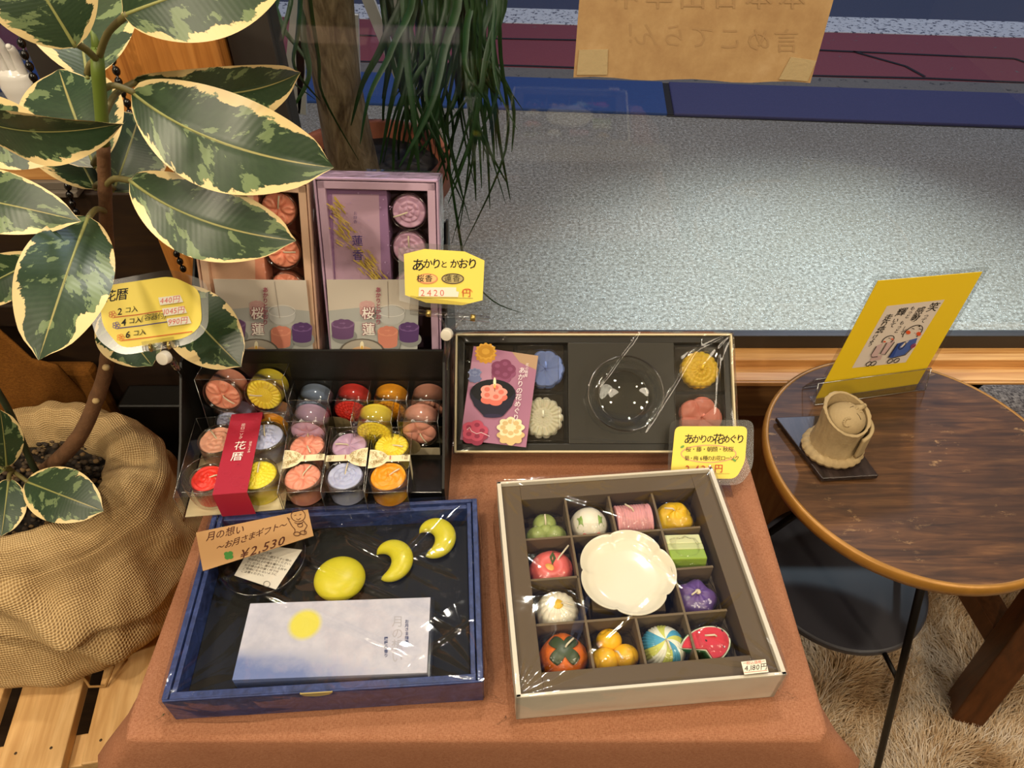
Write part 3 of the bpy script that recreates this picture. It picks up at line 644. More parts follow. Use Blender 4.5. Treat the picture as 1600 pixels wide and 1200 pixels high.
SC0 = Vector((-.625, .585, 0))
sack = thing('burlap_sack', 'burlap sack wrapped round the pot of the rubber plant with rolled rim', 'sack', (SC0.x, SC0.y, PZT))
def sackmesh():
    prof = [(.60, .586), (.63, .602), (.69, .622), (.78, .634), (.90, .631), (.99, .614), (1.03, .592), (1.0, .570), (1.00, .55), (1.05, .52), (1.10, .49), (1.12, .46), (1.10, .435), (1.05, .415), (.95, .4015)]
    P = [prof[0]]
    for p, q in zip(prof, prof[1:]):
        for k in range(1, 7): t = k / 6; P.append((lerp(p[0], q[0], t), lerp(p[1], q[1], t)))
    def f(u, v):
        a = 2 * math.pi * u; i = min(len(P) - 1, round(v * (len(P) - 1))); r, z = P[i]; dn = sstep(.6, .42, z) 
        cx, sy = math.cos(a), math.sin(a)
        rx = lerp(.168, .165, dn); ry = lerp(.134, .165, dn)
        n1 = noise.noise((2.2 * cx, 2.2 * sy, z * 9)); n2 = noise.noise((5 * cx + 3, 5 * sy, z * 16 + n1))
        fold = math.sin(7 * a + 26 * z + 3 * n1) * .022 * sstep(.62, .48, z) + .05 * n1 + .035 * n2
        # big diagonal fold ridge sweeping down the front
        rd = (a - R(-95) - (.62 - z) * 5.2 + .25 * n1); rd = (rd + math.pi) % (2 * math.pi) - math.pi
        fold += .17 * math.exp(-(rd / .16) ** 2) * sstep(.645, .58, z) * sstep(.40, .47, z)
        rd2 = (a - R(-20) - (.60 - z) * 3.0); rd2 = (rd2 + math.pi) % (2 * math.pi) - math.pi
        fold += .10 * math.exp(-(rd2 / .14) ** 2) * sstep(.62, .55, z)
        lip = .505 + .035 * math.sin(1.4 * a + 2.2) + .02 * n1; fr = .5 - .5 * math.sin(a); fold += .085 * sstep(lip - .006, lip + .008, z) * sstep(.60, .54, z) * fr - .05 * sstep(lip + .01, lip - .01, z) * sstep(.42, .46, z) * fr
        # rolled rim dips and folds inward at the right
        nt = math.exp(-((a - R(372)) / .20) ** 2) + math.exp(-((a - R(12)) / .20) ** 2)
        up = z > .60
        rr = r * (1 + fold * (1 if not up else .6)); 
        if z > .585: rr -= .10 * nt * (1.1 - r) if r > .6 else -.0
        zz = z + (.012 * n1 + .008 * n2) * sstep(.42, .6, z) - (.028 * nt * sstep(.6, .64, z))
        return (rx * rr * cx, ry * rr * sy - .008 * dn, zz - PZT)
    L = [0]
    for p, q in zip(P, P[1:]): L.append(L[-1] + math.hypot((q[0] - p[0]) * .16, q[1] - p[1]))
    uv = lambda u, v: (u * .98, L[min(len(L) - 1, round(v * (len(L) - 1)))])
    b = MB().use(BURLAP).grid(f, 220, len(P) - 1, None, True, True, uv); b.build('cloth', sack, solid=.003)
    b = MB().use(SOIL).grid(lambda u, v: (.168 * .76 * v * math.cos(2 * math.pi * u), .134 * .76 * v * math.sin(2 * math.pi * u), .584 - PZT + .008 * noise.noise((30 * v * math.cos(6.28 * u), 30 * v * math.sin(6.28 * u), 0))), 60, 20, None, True); b.build('soil', sack)
    b = MB(); rg = random.Random(5); cols = [plain('pebble_' + c, c, .8) for c in ('#2a2016', '#4a3a26', '#6b5332', '#3a2c1c')]
    for _ in range(650):
        a = rg.uniform(0, 6.283); q = math.sqrt(rg.random()) * .70; s = rg.uniform(.0022, .0052); b.use(rg.choice(cols))
        b.ball((.168 * q * math.cos(a), .134 * q * math.sin(a), .590 - PZT + rg.uniform(-.001, .004)), (s, s * rg.uniform(.6, 1), s * .7), 7, 5)
    pg = b.build('gravel', sack); pg['kind'] = 'stuff'
    b = MB().use(plain('root_wood', '#8a6c42', .8, bump=(150, .5)))
    for pts in ([(.05, -.01, .0), (.07, .01, .02), (.085, -.005, .018), (.075, -.03, .003)], [(.03, -.01, 0), (.05, -.02, .016), (.06, -.04, .012), (.05, -.055, 0)]):
        b.tube([(x, y, z + .592 - PZT) for x, y, z in pts], [.006, .0055, .005, .003], 8)
    b.build('root', sack)
    b = MB().use(plain('twine', '#9a7440', .9))
    T = [Pz(120, 1018, .425), Pz(125, 1050, .412), Pz(140, 1073, .404), Pz(165, 1072, .404), Pz(178, 1040, .42)]
    b.tube([p - Vector((SC0.x, SC0.y, PZT)) for p in T], .0018, 6); b.build('twine', sack)
sackmesh()

rp = thing('rubber_plant', 'variegated rubber plant with cream edged green leaves growing from the burlap sack', 'plant', tuple(Pz(62, 742, .592)))
def smooth_path(pts, k=8):
    pts = [Vector(p) for p in pts]; out = []
    for i in range(len(pts) - 1):
        p0, p1, p2, p3 = pts[max(i - 1, 0)], pts[i], pts[i + 1], pts[min(i + 2, len(pts) - 1)]
        for j in range(k):
            t = j / k; out.append(.5 * ((2 * p1) + (p2 - p0) * t + (2 * p0 - 5 * p1 + 4 * p2 - p3) * t * t + (3 * p1 - p0 - 3 * p2 + p3) * t ** 3))
    return out + [pts[-1]]
ST = [Pz(60, 745, .588), Pd(118, 690, .885), Pd(152, 620, .84), Pd(168, 560, .80), Pd(170, 470, .735), Pd(167, 380, .68), Pd(164, 300, .635), Pd(160, 200, .59), Pd(153, 110, .555)]
sp = smooth_path(ST); n = len(sp)
b = MB().use(STEMB).tube(sp[:int(n * .86)], [lerp(.0098, .0052, min(1, i / n * 1.35)) + .0006 * (i % 8 == 0) for i in range(int(n * .86))], 12)
b.use(STEMG).tube(sp[int(n * .86) - 1:] + [Pd(152, 75, .55)], [.0050] * (n - int(n * .86) + 1) + [.0044], 12)
b.use(STEMG).tube([Pd(152, 78, .55), Pd(146, 55, .547), Pd(139, 43, .545)], [.0042, .0020, .0004], 8)
b.use(plain('leaf_scar', '#b59a6a', .8))
for px, py, d in ((150, 626, .832), (166, 574, .79)): 
    c = Pd(px, py, d); b.ball(c, (.0042, .0042, .0035), 10, 6)
b.build('stem', rp, True)
def leaf(base, tip, wid, roll=0, bend=.10, fold=.22, stem=None, bd=None, wave=.0, droop=None):
    """base/tip: (px, py, depth); wid in photo px; roll turns the blade about its midrib"""
    A, B = Pd(*base), Pd(*tip); ax = B - A; Ln = ax.length; t = ax.normalized(); mid = (A + B) / 2
    N = (CAM - mid).normalized(); N = (N - t * N.dot(t)).normalized(); N = Matrix.Rotation(R(roll), 3, t) @ N; S_ = t.cross(N)
    W = wid / F * (base[2] + tip[2]) / 2 / 2
    bv = (droop if droop else N) 
    nv = 26; nu = 12
    def f(u, v):
        x = 2 * u - 1; c = A + ax * v + N * (bend * Ln * (4 * v * (1 - v)))
        if bd: c = c + S_ * (bd * Ln * 4 * v * (1 - v))
        vv = v ** .92; wd = W * (max(0, math.sin(math.pi * vv)) ** .62) * (1 - .10 * math.cos(math.pi * vv)); tipn = sstep(.90, 1, v)
        wd *= 1 - .55 * tipn
        h = abs(x) * wd * fold + wave * Ln * math.sin(v * 9 + (2 if x > 0 else 0)) * x * x
        return c + S_ * (x * wd) + N * h
    b = MB().use(LEAF).grid(f, nu, nv, None, False, True, lambda u, v: (u, v))
    b.use(plain('midrib', '#8f9052', .5)).tube([f(.5, i / 20) - N * .0006 for i in range(20)], [lerp(.0016, .0004, i / 19) for i in range(20)], 6)
    if stem is not None:
        P0 = Pd(*stem) if len(stem) == 3 and not isinstance(stem, Vector) else stem
        b.use(plain('petiole', '#6b6236', .5)).tube(smooth_path([P0, P0.lerp(A, .5) + Vector((0, 0, .004)), A + t * .004], 4), .0026, 8)
    return b.build('leaf', rp, True)
nodes = {k: v for k, v in (('a', (160, 140, .57)), ('b', (163, 180, .585)), ('c', (164, 240, .61)), ('d', (165, 290, .63)), ('e', (166, 330, .65)), ('t', (153, 95, .555)))}
leaf((118, 74, .50), (0, -110, .455), 165, 12, .06, .10, nodes['t'])
leaf((137, 122, .565), (112, -60, .60), 165, -5, .05, .10, nodes['t'])
leaf((192, 24, .51), (455, -58, .50), 150, -12, .07, .14, nodes['t'])
leaf((205, 128, .60), (470, 113, .65), 98, 25, .10, .30, nodes['b'], bd=.06)
leaf((205, 143, .575), (522, 262, .585), 146, -6, .12, .16, nodes['a'], bd=.085)
leaf((202, 281, .59), (463, 376, .60), 118, -6, .11, .16, nodes['d'], bd=.085)
leaf((-60, 170, .50), (194, 192, .47), 92, 40, .12, .42, None, wave=.02)
leaf((148, 262, .66), (92, 108, .68), 150, -10, .05, .10, nodes['c'])
leaf((-90, 178, .61), (108, 238, .60), 105, 6, .08, .14, None)
leaf((150, 296, .70), (90, 185, .74), 120, 0, .06, .12, nodes['d'])
leaf((176, 300, .70), (218, 178, .72), 112, 10, .06, .14, nodes['d'])
leaf((-110, 300, .60), (127, 346, .57), 98, -8, .10, .14, None)
leaf((138, 338, .60), (60, 563, .53), 126, 4, .10, .10, nodes['e'])
leaf((70, 400, .70), (-70, 470, .70), 72, 0, .05, .12, None)
leaf((262, 452, .735), (377, 573, .725), 105, 8, .06, .12, (172, 470, .735))
leaf((166, 486, .765), (238, 572, .76), 92, -10, .05, .12, (171, 470, .735))
ss = [Pd(62, 742, .925), Pd(50, 725, .90), Pd(18, 650, .85), Pd(-6, 608, .82)]
MB().use(plain('dark_shoot', '#2c3420', .5)).tube(smooth_path(ss, 5), [.0038] * 16, 8).build('shoot', rp, True)
sh = (22, 738, .90)
leaf((40, 752, .885), (162, 799, .86), 84, 0, .06, .14, sh)
leaf((10, 730, .88), (0, 640, .83), 50, 10, .05, .16, sh); leaf((14, 748, .88), (2, 838, .85), 56, 0, .05, .14, sh); leaf((8, 735, .88), (-60, 700, .85), 60, 0, .05, .14, sh)

# brown cloth bundle behind the sack
bc = thing('brown_cloth', 'mustard brown cloth bundle behind the burlap sack', 'cloth', tuple(Py(60, 660, .775)))
def bundle():
    top = [(-60, 500), (0, 515), (50, 560), (90, 570), (135, 618), (178, 668)]
    bot = [(-60, 800), (0, 800), (50, 800), (90, 800), (130, 790), (166, 760)]
    def f(u, v):
        k = u * 5; i = min(4, int(k)); t = k - i
        x = lerp(lerp(top[i][0], top[i + 1][0], t), lerp(bot[i][0], bot[i + 1][0], t), v); y = lerp(lerp(top[i][1], top[i + 1][1], t), lerp(bot[i][1], bot[i + 1][1], t), v)
        fold = .016 * math.sin(u * 9 + v * 3) + .010 * noise.noise((u * 4, v * 4, 2)); 
        return Py(x, y, .797 - .018 * math.sin(math.pi * min(1, v * .9 + .05)) + fold * .5)
    MB().use(BROWNCL).grid(f, 50, 24).build('drape', bc, True, solid=.003)
    MB().use(BROWNCL).b2((-.86, .80, .402), (-.63, .826, .60)).build('stuffing', bc, True, .01)
bundle()
bk = box1('black_case', (-.60, .775, .44), (-.345, .824, .548), plain('case_black', '#0c0a08', .35), None, .004); tag(bk, 'low black wooden case against the wall between the sack and the display stand', 'case')
bkf = box1('case_foot', (-.60, .78, 0), (-.345, .822, .4398), plain('case_black2', '#120d0a', .5), bk, .002, world=False)

# white porcelain hand on the left sill
hb = Py(62, 205, .868); hb.z = .911
hd_ = thing('hand_ornament', 'white porcelain hand ornament standing on the left window sill', 'ornament', tuple(hb))
PORC = plain('porcelain', '#d9d6d0', .18, spec=.6)
def hand():
    s = .145
    prof = [(.021, 0), (.0195, .02), (.0175, .045), (.0185, .07), (.021, .085), (.019, .10), (.010, .106)]
    b = MB().use(PORC).grid(lambda u, v: ((lambda r, z: (r * math.cos(2 * math.pi * u), r * .62 * math.sin(2 * math.pi * u), z))(*[np.interp(v, np.linspace(0, 1, len(prof)), [p[k] for p in prof]) for k in (0, 1)])), 28, 18, None, True)
    for i, (x, L, dx) in enumerate(((-.013, .040, -.004), (-.0045, .047, -.001), (.0045, .046, .001), (.0125, .036, .004))):
        b.tube(smooth_path([(x, 0, .088), (x + dx * .3, -.002, .098 + L * .4), (x + dx, -.006, .098 + L * .8), (x + dx, -.010, .098 + L)], 3), [.0056, .0055, .0054, .0052, .005, .005, .0048, .0046, .0042, .003], 10)
        b.ball((x + dx, -.010, .098 + L), (.0034, .0034, .0034), 10, 6)
    b.tube(smooth_path([(-.015, -.002, .045), (-.026, -.006, .062), (-.030, -.009, .082)], 4), [.0075, .007, .0065, .0062, .006, .0056, .005, .0045, .0035], 10); b.ball((-.030, -.009, .082), .0036, 10, 6)
    b.build('hand', hd_)
hand()
# hanging black bead chains
def chain(p, q, label):
    A, B = Py(*p), Py(*q); o = thing('bead_chain', label, 'chain', tuple(A), 'black hanging bead chains')
    b = MB().use(BLACKG); d = (B - A); n = int(d.length / .0115)
    for i in range(n + 1):
        c = A + d * (i / n) ; j = Vector((.001 * math.sin(i * 1.7), 0, 0)); b.ball(c + j, (.0042, .0042, .0052), 10, 7)
    b.tube([A, B], .0014, 6); b.build('beads', o, True)
chain((150, 20, .80), (285, 420, .80), 'black bead chain hanging in front of the cedar pillar')
chain((22, 30, .80), (122, 345, .80), 'black bead chain hanging in front of the white porcelain hand')

# ================================================================== outside: ponytail palm in terracotta pot
PC = Vector((-.262, 1.235, 0)); PR = .150; PTOP = .722
TERR = plain('terracotta_pot', '#9a5230', .75, bump=(90, .15), var=.15)
pt = thing('potted_palm', 'ponytail palm in a terracotta pot outside the window with long drooping green leaves', 'plant', (PC.x, PC.y, 0))
pot = MB().use(TERR).lathe([(.10, .40), (.125, .55), (.138, .665), (.150, .668), (PR, PTOP), (PR - .016, PTOP), (PR - .02, PTOP - .05), (0.02, PTOP - .052)], 56).build('pot', pt)
MB().use(plain('plinth', '#3a332c', .8)).b2((-.12, -.12, 0), (.12, .12, .40)).build('plinth', pt, bevel=.004)
MB().use(SOIL).grid(lambda u, v: ((PR - .02) * v * math.cos(6.2832 * u), (PR - .02) * v * math.sin(6.2832 * u), PTOP - .03 + .006 * noise.noise((9 * v * math.cos(6.28 * u), 9 * v * math.sin(6.28 * u), 4))), 40, 12, None, True).build('soil', pt)
tk = [Py(552, 262, 1.215), Py(540, 200, 1.215), Py(524, 110, 1.215), Py(514, 20, 1.215), Py(509, -60, 1.215), Py(505, -160, 1.215), Py(501, -290, 1.215), Py(498, -400, 1.215)]
CROWN = tk[-1]
MB().use(BARK).tube(smooth_path([tk[0] - Vector((0, 0, .06))] + tk, 6), [lerp(.050, .039, min(1, i / 16)) for i in range(49)], 22).build('trunk', pt, True)
rg = random.Random(11)
def blade(pts, w, nm='leaf', crown=True):
    if crown: q = pts[0]; m = CROWN.lerp(q, .55); m.z = max(CROWN.z, q.z) + rg.uniform(.03, .10); pts = [CROWN + Vector((rg.uniform(-.02, .02), rg.uniform(-.02, .02), -.01)), m] + pts
    P = smooth_path(pts, 5); b = MB().use(GRASS); vs = []; n = len(P); rl = rg.uniform(-.6, .6)
    for i, p in enumerate(P):
        t = (P[min(i + 1, n - 1)] - P[max(i - 1, 0)]).normalized(); s = t.cross(Vector((rl, -1, .3))).normalized(); nn = s.cross(t)
        ww = w * (1 - (i / (n - 1)) ** 3 * .9); vs += [p - s * ww, p + nn * ww * .35, p + s * ww]
    b.add(vs, [(3 * i + k, 3 * i + k + 1, 3 * i + 4 + k, 3 * i + 3 + k) for i in range(n - 1) for k in (0, 1)], None, True); b.build(nm, pt, True)
for i in range(78):
    x0 = rg.choice((rg.gauss(690, 45), rg.gauss(700, 40), rg.uniform(590, 790))); 
    if i < 7: x0 = rg.uniform(405, 480)
    dx = rg.uniform(-75, 75); y1 = rg.uniform(150, 330) if i >= 7 else rg.uniform(90, 200); Y = rg.uniform(1.02, 1.42)
    if x0 < 620 and i >= 7: y1 = min(y1, 240)
    cv = rg.uniform(-30, 30)
    blade([Py(x0 - dx * .4, -60, Y + .05), Py(x0 + cv * .4, y1 * .3, Y), Py(x0 + dx * .5 + cv, y1 * .66, Y - .03), Py(x0 + dx, y1, Y - .05)], rg.uniform(.0032, .0075))
for x0, x1, x2, y1 in ((765, 790, 722, 390), (720, 742, 706, 380), (700, 735, 716, 372), (740, 755, 790, 318), (745, 700, 735, 350), (730, 745, 712, 360), (480, 505, 560, 250)):
    blade([Py(x0, -40, 1.08), Py(lerp(x0, x1, .7), 90, 1.06), Py(x1, y1 * .6, 1.05), Py(x2, y1, 1.04)], .0035)
blade([Py(712, 330, 1.02), Py(730, 420, 1.0), Py(770, 470, .98), Py(822, 491, .97)], .0022)
# white sign easel legs behind the palm
wf = thing('white_rack', 'white slatted metal rack standing outside behind the palm', 'rack', (-.2, 1.5, .5))
WPT = plain('white_paint', '#b9b6ae', .6)
for p, q, wd in (((545, -80), (665, 215), .011), ((590, -90), (692, 232), .011), ((556, 20), (560, 150), .006), ((478, -40), (456, 170), .019), ((470, 60), (474, 175), .008)):
    A = Py(*p, 1.5); B = Py(*q, 1.5); d = (B - A).normalized();  sd = d.cross(Vector((0, 1, 0))).normalized() * wd
    MB().use(WPT).slab([A - sd, A + sd, B + sd, B - sd], (0, 1, 0), .012).build('slat', wf, True)
# ================================================================== candles
WICKM = plain('wick', '#d9cdb0', .8)
def relief(kind):
    """height 0..1 over the disc for a moulded flower"""
    pi2 = 2 * math.pi; rg = random.Random(hash(kind) % 99 if False else len(kind)); pts = [(rg.uniform(-.8, .8), rg.uniform(-.8, .8)) for _ in range(46)]
    def h(r, a):
        if kind == 'sakura':
            k = round(a / (pi2 / 5)); d = a - k * pi2 / 5; x, y = r * math.cos(d), r * math.sin(d)
            q = 1 - ((x - .54) / .40) ** 2 - (y / (.20 + .16 * x)) ** 2; q -= .9 * max(0, 1 - abs(y) / .09) * max(0, x - .62) * 2.2
            dish = .35 * max(0, 1 - ((x - .60) / .22) ** 2 - (y / .17) ** 2); return (.18 if r < .95 else 0) + (.85 * max(0, q) ** .45 - dish if q > 0 else 0) + .3 * math.exp(-(r / .07) ** 2)
        if kind == 'plum':
            g = abs(math.cos(2.5 * a)); c = math.exp(-((r - .58) / .30) ** 2); return .2 + .8 * c * g ** .5 + .4 * math.exp(-(r / .12) ** 2)
        if kind == 'mum':
            k = int(min(3, r * 4)); f = (r * 4) % 1; N = (8, 14, 18, 22)[k]; return .85 - .45 * r + .35 * (abs(math.cos(N * a / 2 + k * .8)) ** .5) * (1 - f * .6) - .25 * f
        if kind == 'sun':
            if r < .5: return .55 + .35 * math.cos(r * 3.1) + .08 * math.sin(40 * r) * math.sin(a * 12)
            return (.25 + .65 * abs(math.cos(11 * a)) ** .5) * sstep(1.0, .86, r)
        if kind == 'rose':
            sp = (r * 3.2 + a / pi2) % 1; return .35 + .5 * (1 - sp) ** .6 + .3 * (1 - r) + .1 * math.cos(5 * a + 9 * r)
        if kind == 'hydrangea':
            d = min((r * math.cos(a) - x) ** 2 + (r * math.sin(a) - y) ** 2 for x, y in pts); return .35 + .55 * max(0, 1 - d / .022) + .15 * (1 - r)
        if kind == 'lotus':
            k = 0 if r < .33 else 1 if r < .62 else 2; f = (r - (0, .33, .62)[k]) / (.33, .29, .36)[k]; N = (5, 8, 8)[k]; s = sstep(1.0, .9, r)
            p = abs(math.cos(N * a / 2 + k * .7)); return s * (.25 + .45 * (1 - k * .25) + .5 * (p ** .7) * f * sstep(1.05, .7, f))
        if kind == 'lily':
            g = abs(math.cos(3 * a)); return .3 + .6 * g ** .6 * math.exp(-((r - .5) / .32) ** 2) + .15 * math.exp(-(r / .15) ** 2)
        if kind == 'asagao':
            return .35 + .6 * r * r - .12 * (abs(math.cos(2.5 * a)) ** 8) + .3 * math.exp(-(r / .15) ** 2) - .6 * sstep(.9, 1, r)
        return .3
    return h
def waxmesh(kind, r, H, amp, outline=None):
    h = relief(kind)
    def f(u, v):
        a = 2 * math.pi * u; R0 = r * (outline(a) if outline else 1)
        if v <= .25: return (R0 * math.cos(a), R0 * math.sin(a), H * (v / .25) * .96)
        q = 1 - (v - .25) / .75; q = max(q, .001)
        return (R0 * q * math.cos(a), R0 * q * math.sin(a), H + amp * h(q, a) * (sstep(1.0, .93, q) if not outline else sstep(1.02, .9, q)))
    return f
CUPR, CUPH = .0195, .027
_cups = {}
def cup(kind, col, label, M, wick=(.3, .2), group='flower tealights in clear cups', ribbed=False, r=CUPR, h=CUPH, cupname='cup', spin=0):
    t = thing('tealight', label, 'candle', M @ Matrix.Rotation(R(spin), 4, 'Z'), group); key = (kind, col, r, h)
    if key in _cups:
        for nm, me, lb in _cups[key]:
            o = bpy.data.objects.new(nm, me); COL.objects.link(o); o.parent = t
            if lb: o['label'] = lb
    else:
        L = []
        o = MB().use(wax(col)).grid(waxmesh(kind, r - .0012, h * .86, .0040), 120, 30, None, True).build('wax', t); L.append(('wax', o.data, None))
        b = MB().use(CLEAR).lathe([(0.001, -.0002), (r * .93, -.0002), (r * .97, .002), (r, h), (r - .0007, h), (r - .0009, .003)], 48); o = b.build('cup', t); L.append(('cup', o.data, None))
        b = MB().use(RIMG); b.grid(lambda u, v: ((r - .0003 + .00055 * math.cos(6.2832 * v)) * math.cos(6.2832 * u), (r - .0003 + .00055 * math.cos(6.2832 * v)) * math.sin(6.2832 * u), h + .00055 * math.sin(6.2832 * v)), 56, 6, None, True); o = b.build('rim', t); L.append(('rim', o.data, None))
        _cups[key] = L
    z0 = h * .86 + .002; wx, wy = wick; q = Matrix.Rotation(R(-spin), 4, 'Z')
    MB().use(WICKM).tube([q @ Vector(p) for p in ((0, 0, z0 - .002), (wx * .002, wy * .002, z0 + .0015), (wx * .008, wy * .008, z0 + .003), (wx * .014, wy * .014, z0 + .0032))], .0008, 7).build('wick', t)
    return t
PINK, YELO, ORNG, LAV, MAUV, REDC, BLUC = '#ee9d86', '#efd53c', '#f3a11a', '#b9bfe0', '#c5a2c0', '#e33a30', '#8f9fbd'
def clearbox(w, l, h, par, fold=True):
    b = MB().use(CLEAR); e = .0
    X, Y = w / 2, l / 2
    for q in ([(-X, -Y, h), (X, -Y, h), (X, Y, h), (-X, Y, h)], [(-X, -Y, 0), (X, -Y, 0), (X, -Y, h), (-X, -Y, h)], [(X, -Y, 0), (X, Y, 0), (X, Y, h), (X, -Y, h)], [(-X, Y, 0), (X, Y, 0), (X, Y, h), (-X, Y, h)], [(-X, -Y, 0), (-X, Y, 0), (-X, Y, h), (-X, -Y, h)], [(-X, -Y, 0), (X, -Y, 0), (X, Y, 0), (-X, Y, 0)]):
        b.add(q, [(0, 1, 2, 3)])
    b.use(EDGE)
    for p, q in (((-X, -Y, h), (X, -Y, h)), ((X, -Y, h), (X, Y, h)), ((X, Y, h), (-X, Y, h)), ((-X, Y, h), (-X, -Y, h)), ((-X, -Y, 0), (-X, -Y, h)), ((X, -Y, 0), (X, -Y, h)), ((X, Y, 0), (X, Y, h)), ((-X, Y, 0), (-X, Y, h))): b.tube([p, q], .00032, 5)
    return b.build('clear_box', par)
CREAM = '#e7d9b2'; GOLD = '#a08443'
def label_band(par, w, l, h, flip):
    """die cut paper band round the middle of a two candle pack: half medallion with curls, plain strip, tiny writing"""
    s = -1 if flip else 1; N = Vector((0, 0, 1)); inv = par.matrix_basis
    S = Sheet(lambda x, y: inv @ Vector((x, y, h + .0002)), inv.to_3x3() @ N)
    X = w / 2
    S.poly([(-X, -.0042), (X, -.0042), (X, .0042), (-X, .0042)], CREAM)
    S.poly([(-s * X, -.0125)] + [(-s * X + s * .0195 * math.cos(t), .0125 * math.sin(t)) for t in np.linspace(-math.pi / 2, math.pi / 2, 17)], CREAM)
    rg = random.Random(3)
    for _ in range(34):
        a = rg.uniform(-1.45, 1.45); q = math.sqrt(rg.random()) * .90; x = -s * X + s * .0195 * q * math.cos(a); y = .0125 * q * math.sin(a); rr = rg.uniform(.0011, .0018)
        if abs(x) > X - .001: continue
        S.ring(x, y, rr, rr, .0003, GOLD, rg.uniform(0, 90), rg.uniform(280, 400))
    ex, ey = ((0, 1), (-1, 0)) if s > 0 else ((0, -1), (1, 0))
    S.text('花暦', s * (X - .0035) if s > 0 else s * (X - .0040), 0 - s * .0033 if False else (-.0033 if s > 0 else .0033), .0040, '#6b5a30', (1, 0) if False else ex, ey)
    S.line([(s * .001, -.0026), (s * .001, .0026)], .0009, '#b04438')
    S.line([(s * .0135, -.002), (s * .0135, .002)], .0004, '#8a7440')
    o = S.build('label_band', par)
    b = MB().use(ink(CREAM)); b.b2((s * X - .0002, -.0042, 0), (s * X + .0002, .0042, h)); b.build('label_side', par)
W2, L2, D2 = .0418, .086, .030
def pack2(M, label, cups, flip=None, grp='clear two candle packs', lower=True):
    p = thing('candle_pack', label, 'candle pack', M, grp)
    clearbox(W2, L2, D2, p)
    if flip is not None: label_band(p, W2, L2, D2, flip)
    else:
        b = MB().use(ink('#cdbfa2')); b.b2((-W2 / 2 + .001, -L2 / 2 + .001, D2 - .0016), (W2 / 2 - .001, .0, D2 - .0010)); b.use(plain('kraft_speckle', '#93825c', .8, var=.5)).prism([(-W2 / 2 + .001, -.012)] + [(-W2 / 2 + .001 + .02 * math.sin(t), -.012 + .016 * (1 - math.cos(t)) * .9) for t in np.linspace(0, math.pi, 9)][::1], D2 - .0009, D2 - .0004); b.build('paper_insert', p)
    for (kind, col, lab, y, wk, sp) in cups: cup(kind, col, lab, M @ Matrix.Translation((0, y, .0012)), wk, spin=sp)
    return p
def quadM(px, ztop, depth):
    TL, TR, BR, BL = (Pz(*p, ztop) for p in px); c = (TL + TR + BR + BL) / 4; y = ((TL + TR) - (BL + BR)).normalized(); x = y.cross(Vector((0, 0, 1)))
    return frameM(c - Vector((0, 0, depth)), x, y, Vector((0, 0, 1)))
ZF = .7385 + D2
pack2(quadM([(452, 660), (514, 666), (500, 776), (432, 773)], ZF, D2), 'clear pack of two pink tealights lying flat, left of the three front packs', [
    ('sakura', PINK, 'pink cherry blossom tealight, upper one in the left flat pack', .0205, (.4, -.9), 10), ('sakura', PINK, 'pink cherry blossom tealight, lower one in the left flat pack', -.0205, (.6, .8), 40)], False)
pack2(quadM([(516, 666), (581, 665), (567, 771), (501, 769)], ZF, D2), 'clear pack of mauve and pale blue tealights lying flat, middle of the three front packs', [
    ('lily', MAUV, 'mauve flower tealight, upper one in the middle flat pack', .0205, (-1, -.05), 0), ('lotus', LAV, 'pale blue lotus tealight, lower one in the middle flat pack', -.0205, (.15, 1), 0)], True)
pack2(quadM([(583, 664), (645, 666), (635, 774), (570, 772)], ZF, D2), 'clear pack of yellow and orange tealights lying flat, right of the three front packs', [
    ('sun', YELO, 'yellow sunflower tealight, upper one in the right flat pack', .0205, (.9, -.3), 0), ('rose', ORNG, 'orange tealight, lower one in the right flat pack', -.0205, (.8, .5), 0)], False)
def upM(x, yback, tilt=0): return frameM((x, yback, .7045 + L2 / 2), Vector((1, 0, 0)), Vector((0, 0, 1)), Vector((0, -1, 0)))
for x, kind, col, nm, wk in ((-.2175, 'hydrangea', BLUC, 'grey blue', (0, -1)), (-.1755, 'mum', REDC, 'red chrysanthemum', (.2, -1)), (-.1335, 'mum', ORNG, 'orange', (0, -1)), (-.0920, 'sakura', '#dd9a84', 'dusty pink', (.2, -1))):
    pack2(upM(x, .5805), 'clear pack standing upright in the back row with %s tealight' % nm, [(kind, col, '%s tealight in the upright pack of the back row' % nm, .0215, wk, 0)])
for x, kind, col, nm, wk in ((-.2165, 'lily', MAUV, 'mauve', (0, -1)), (-.1464, 'mum', YELO, 'yellow', (.2, -1)), (-.0980, 'plum', '#e6a08c', 'pink plum', (.5, -.9))):
    pack2(upM(x, .5495), 'clear pack standing upright in the second row with %s tealight' % nm, [(kind, col, '%s tealight in the upright pack of the second row' % nm, .0215, wk, 0)])
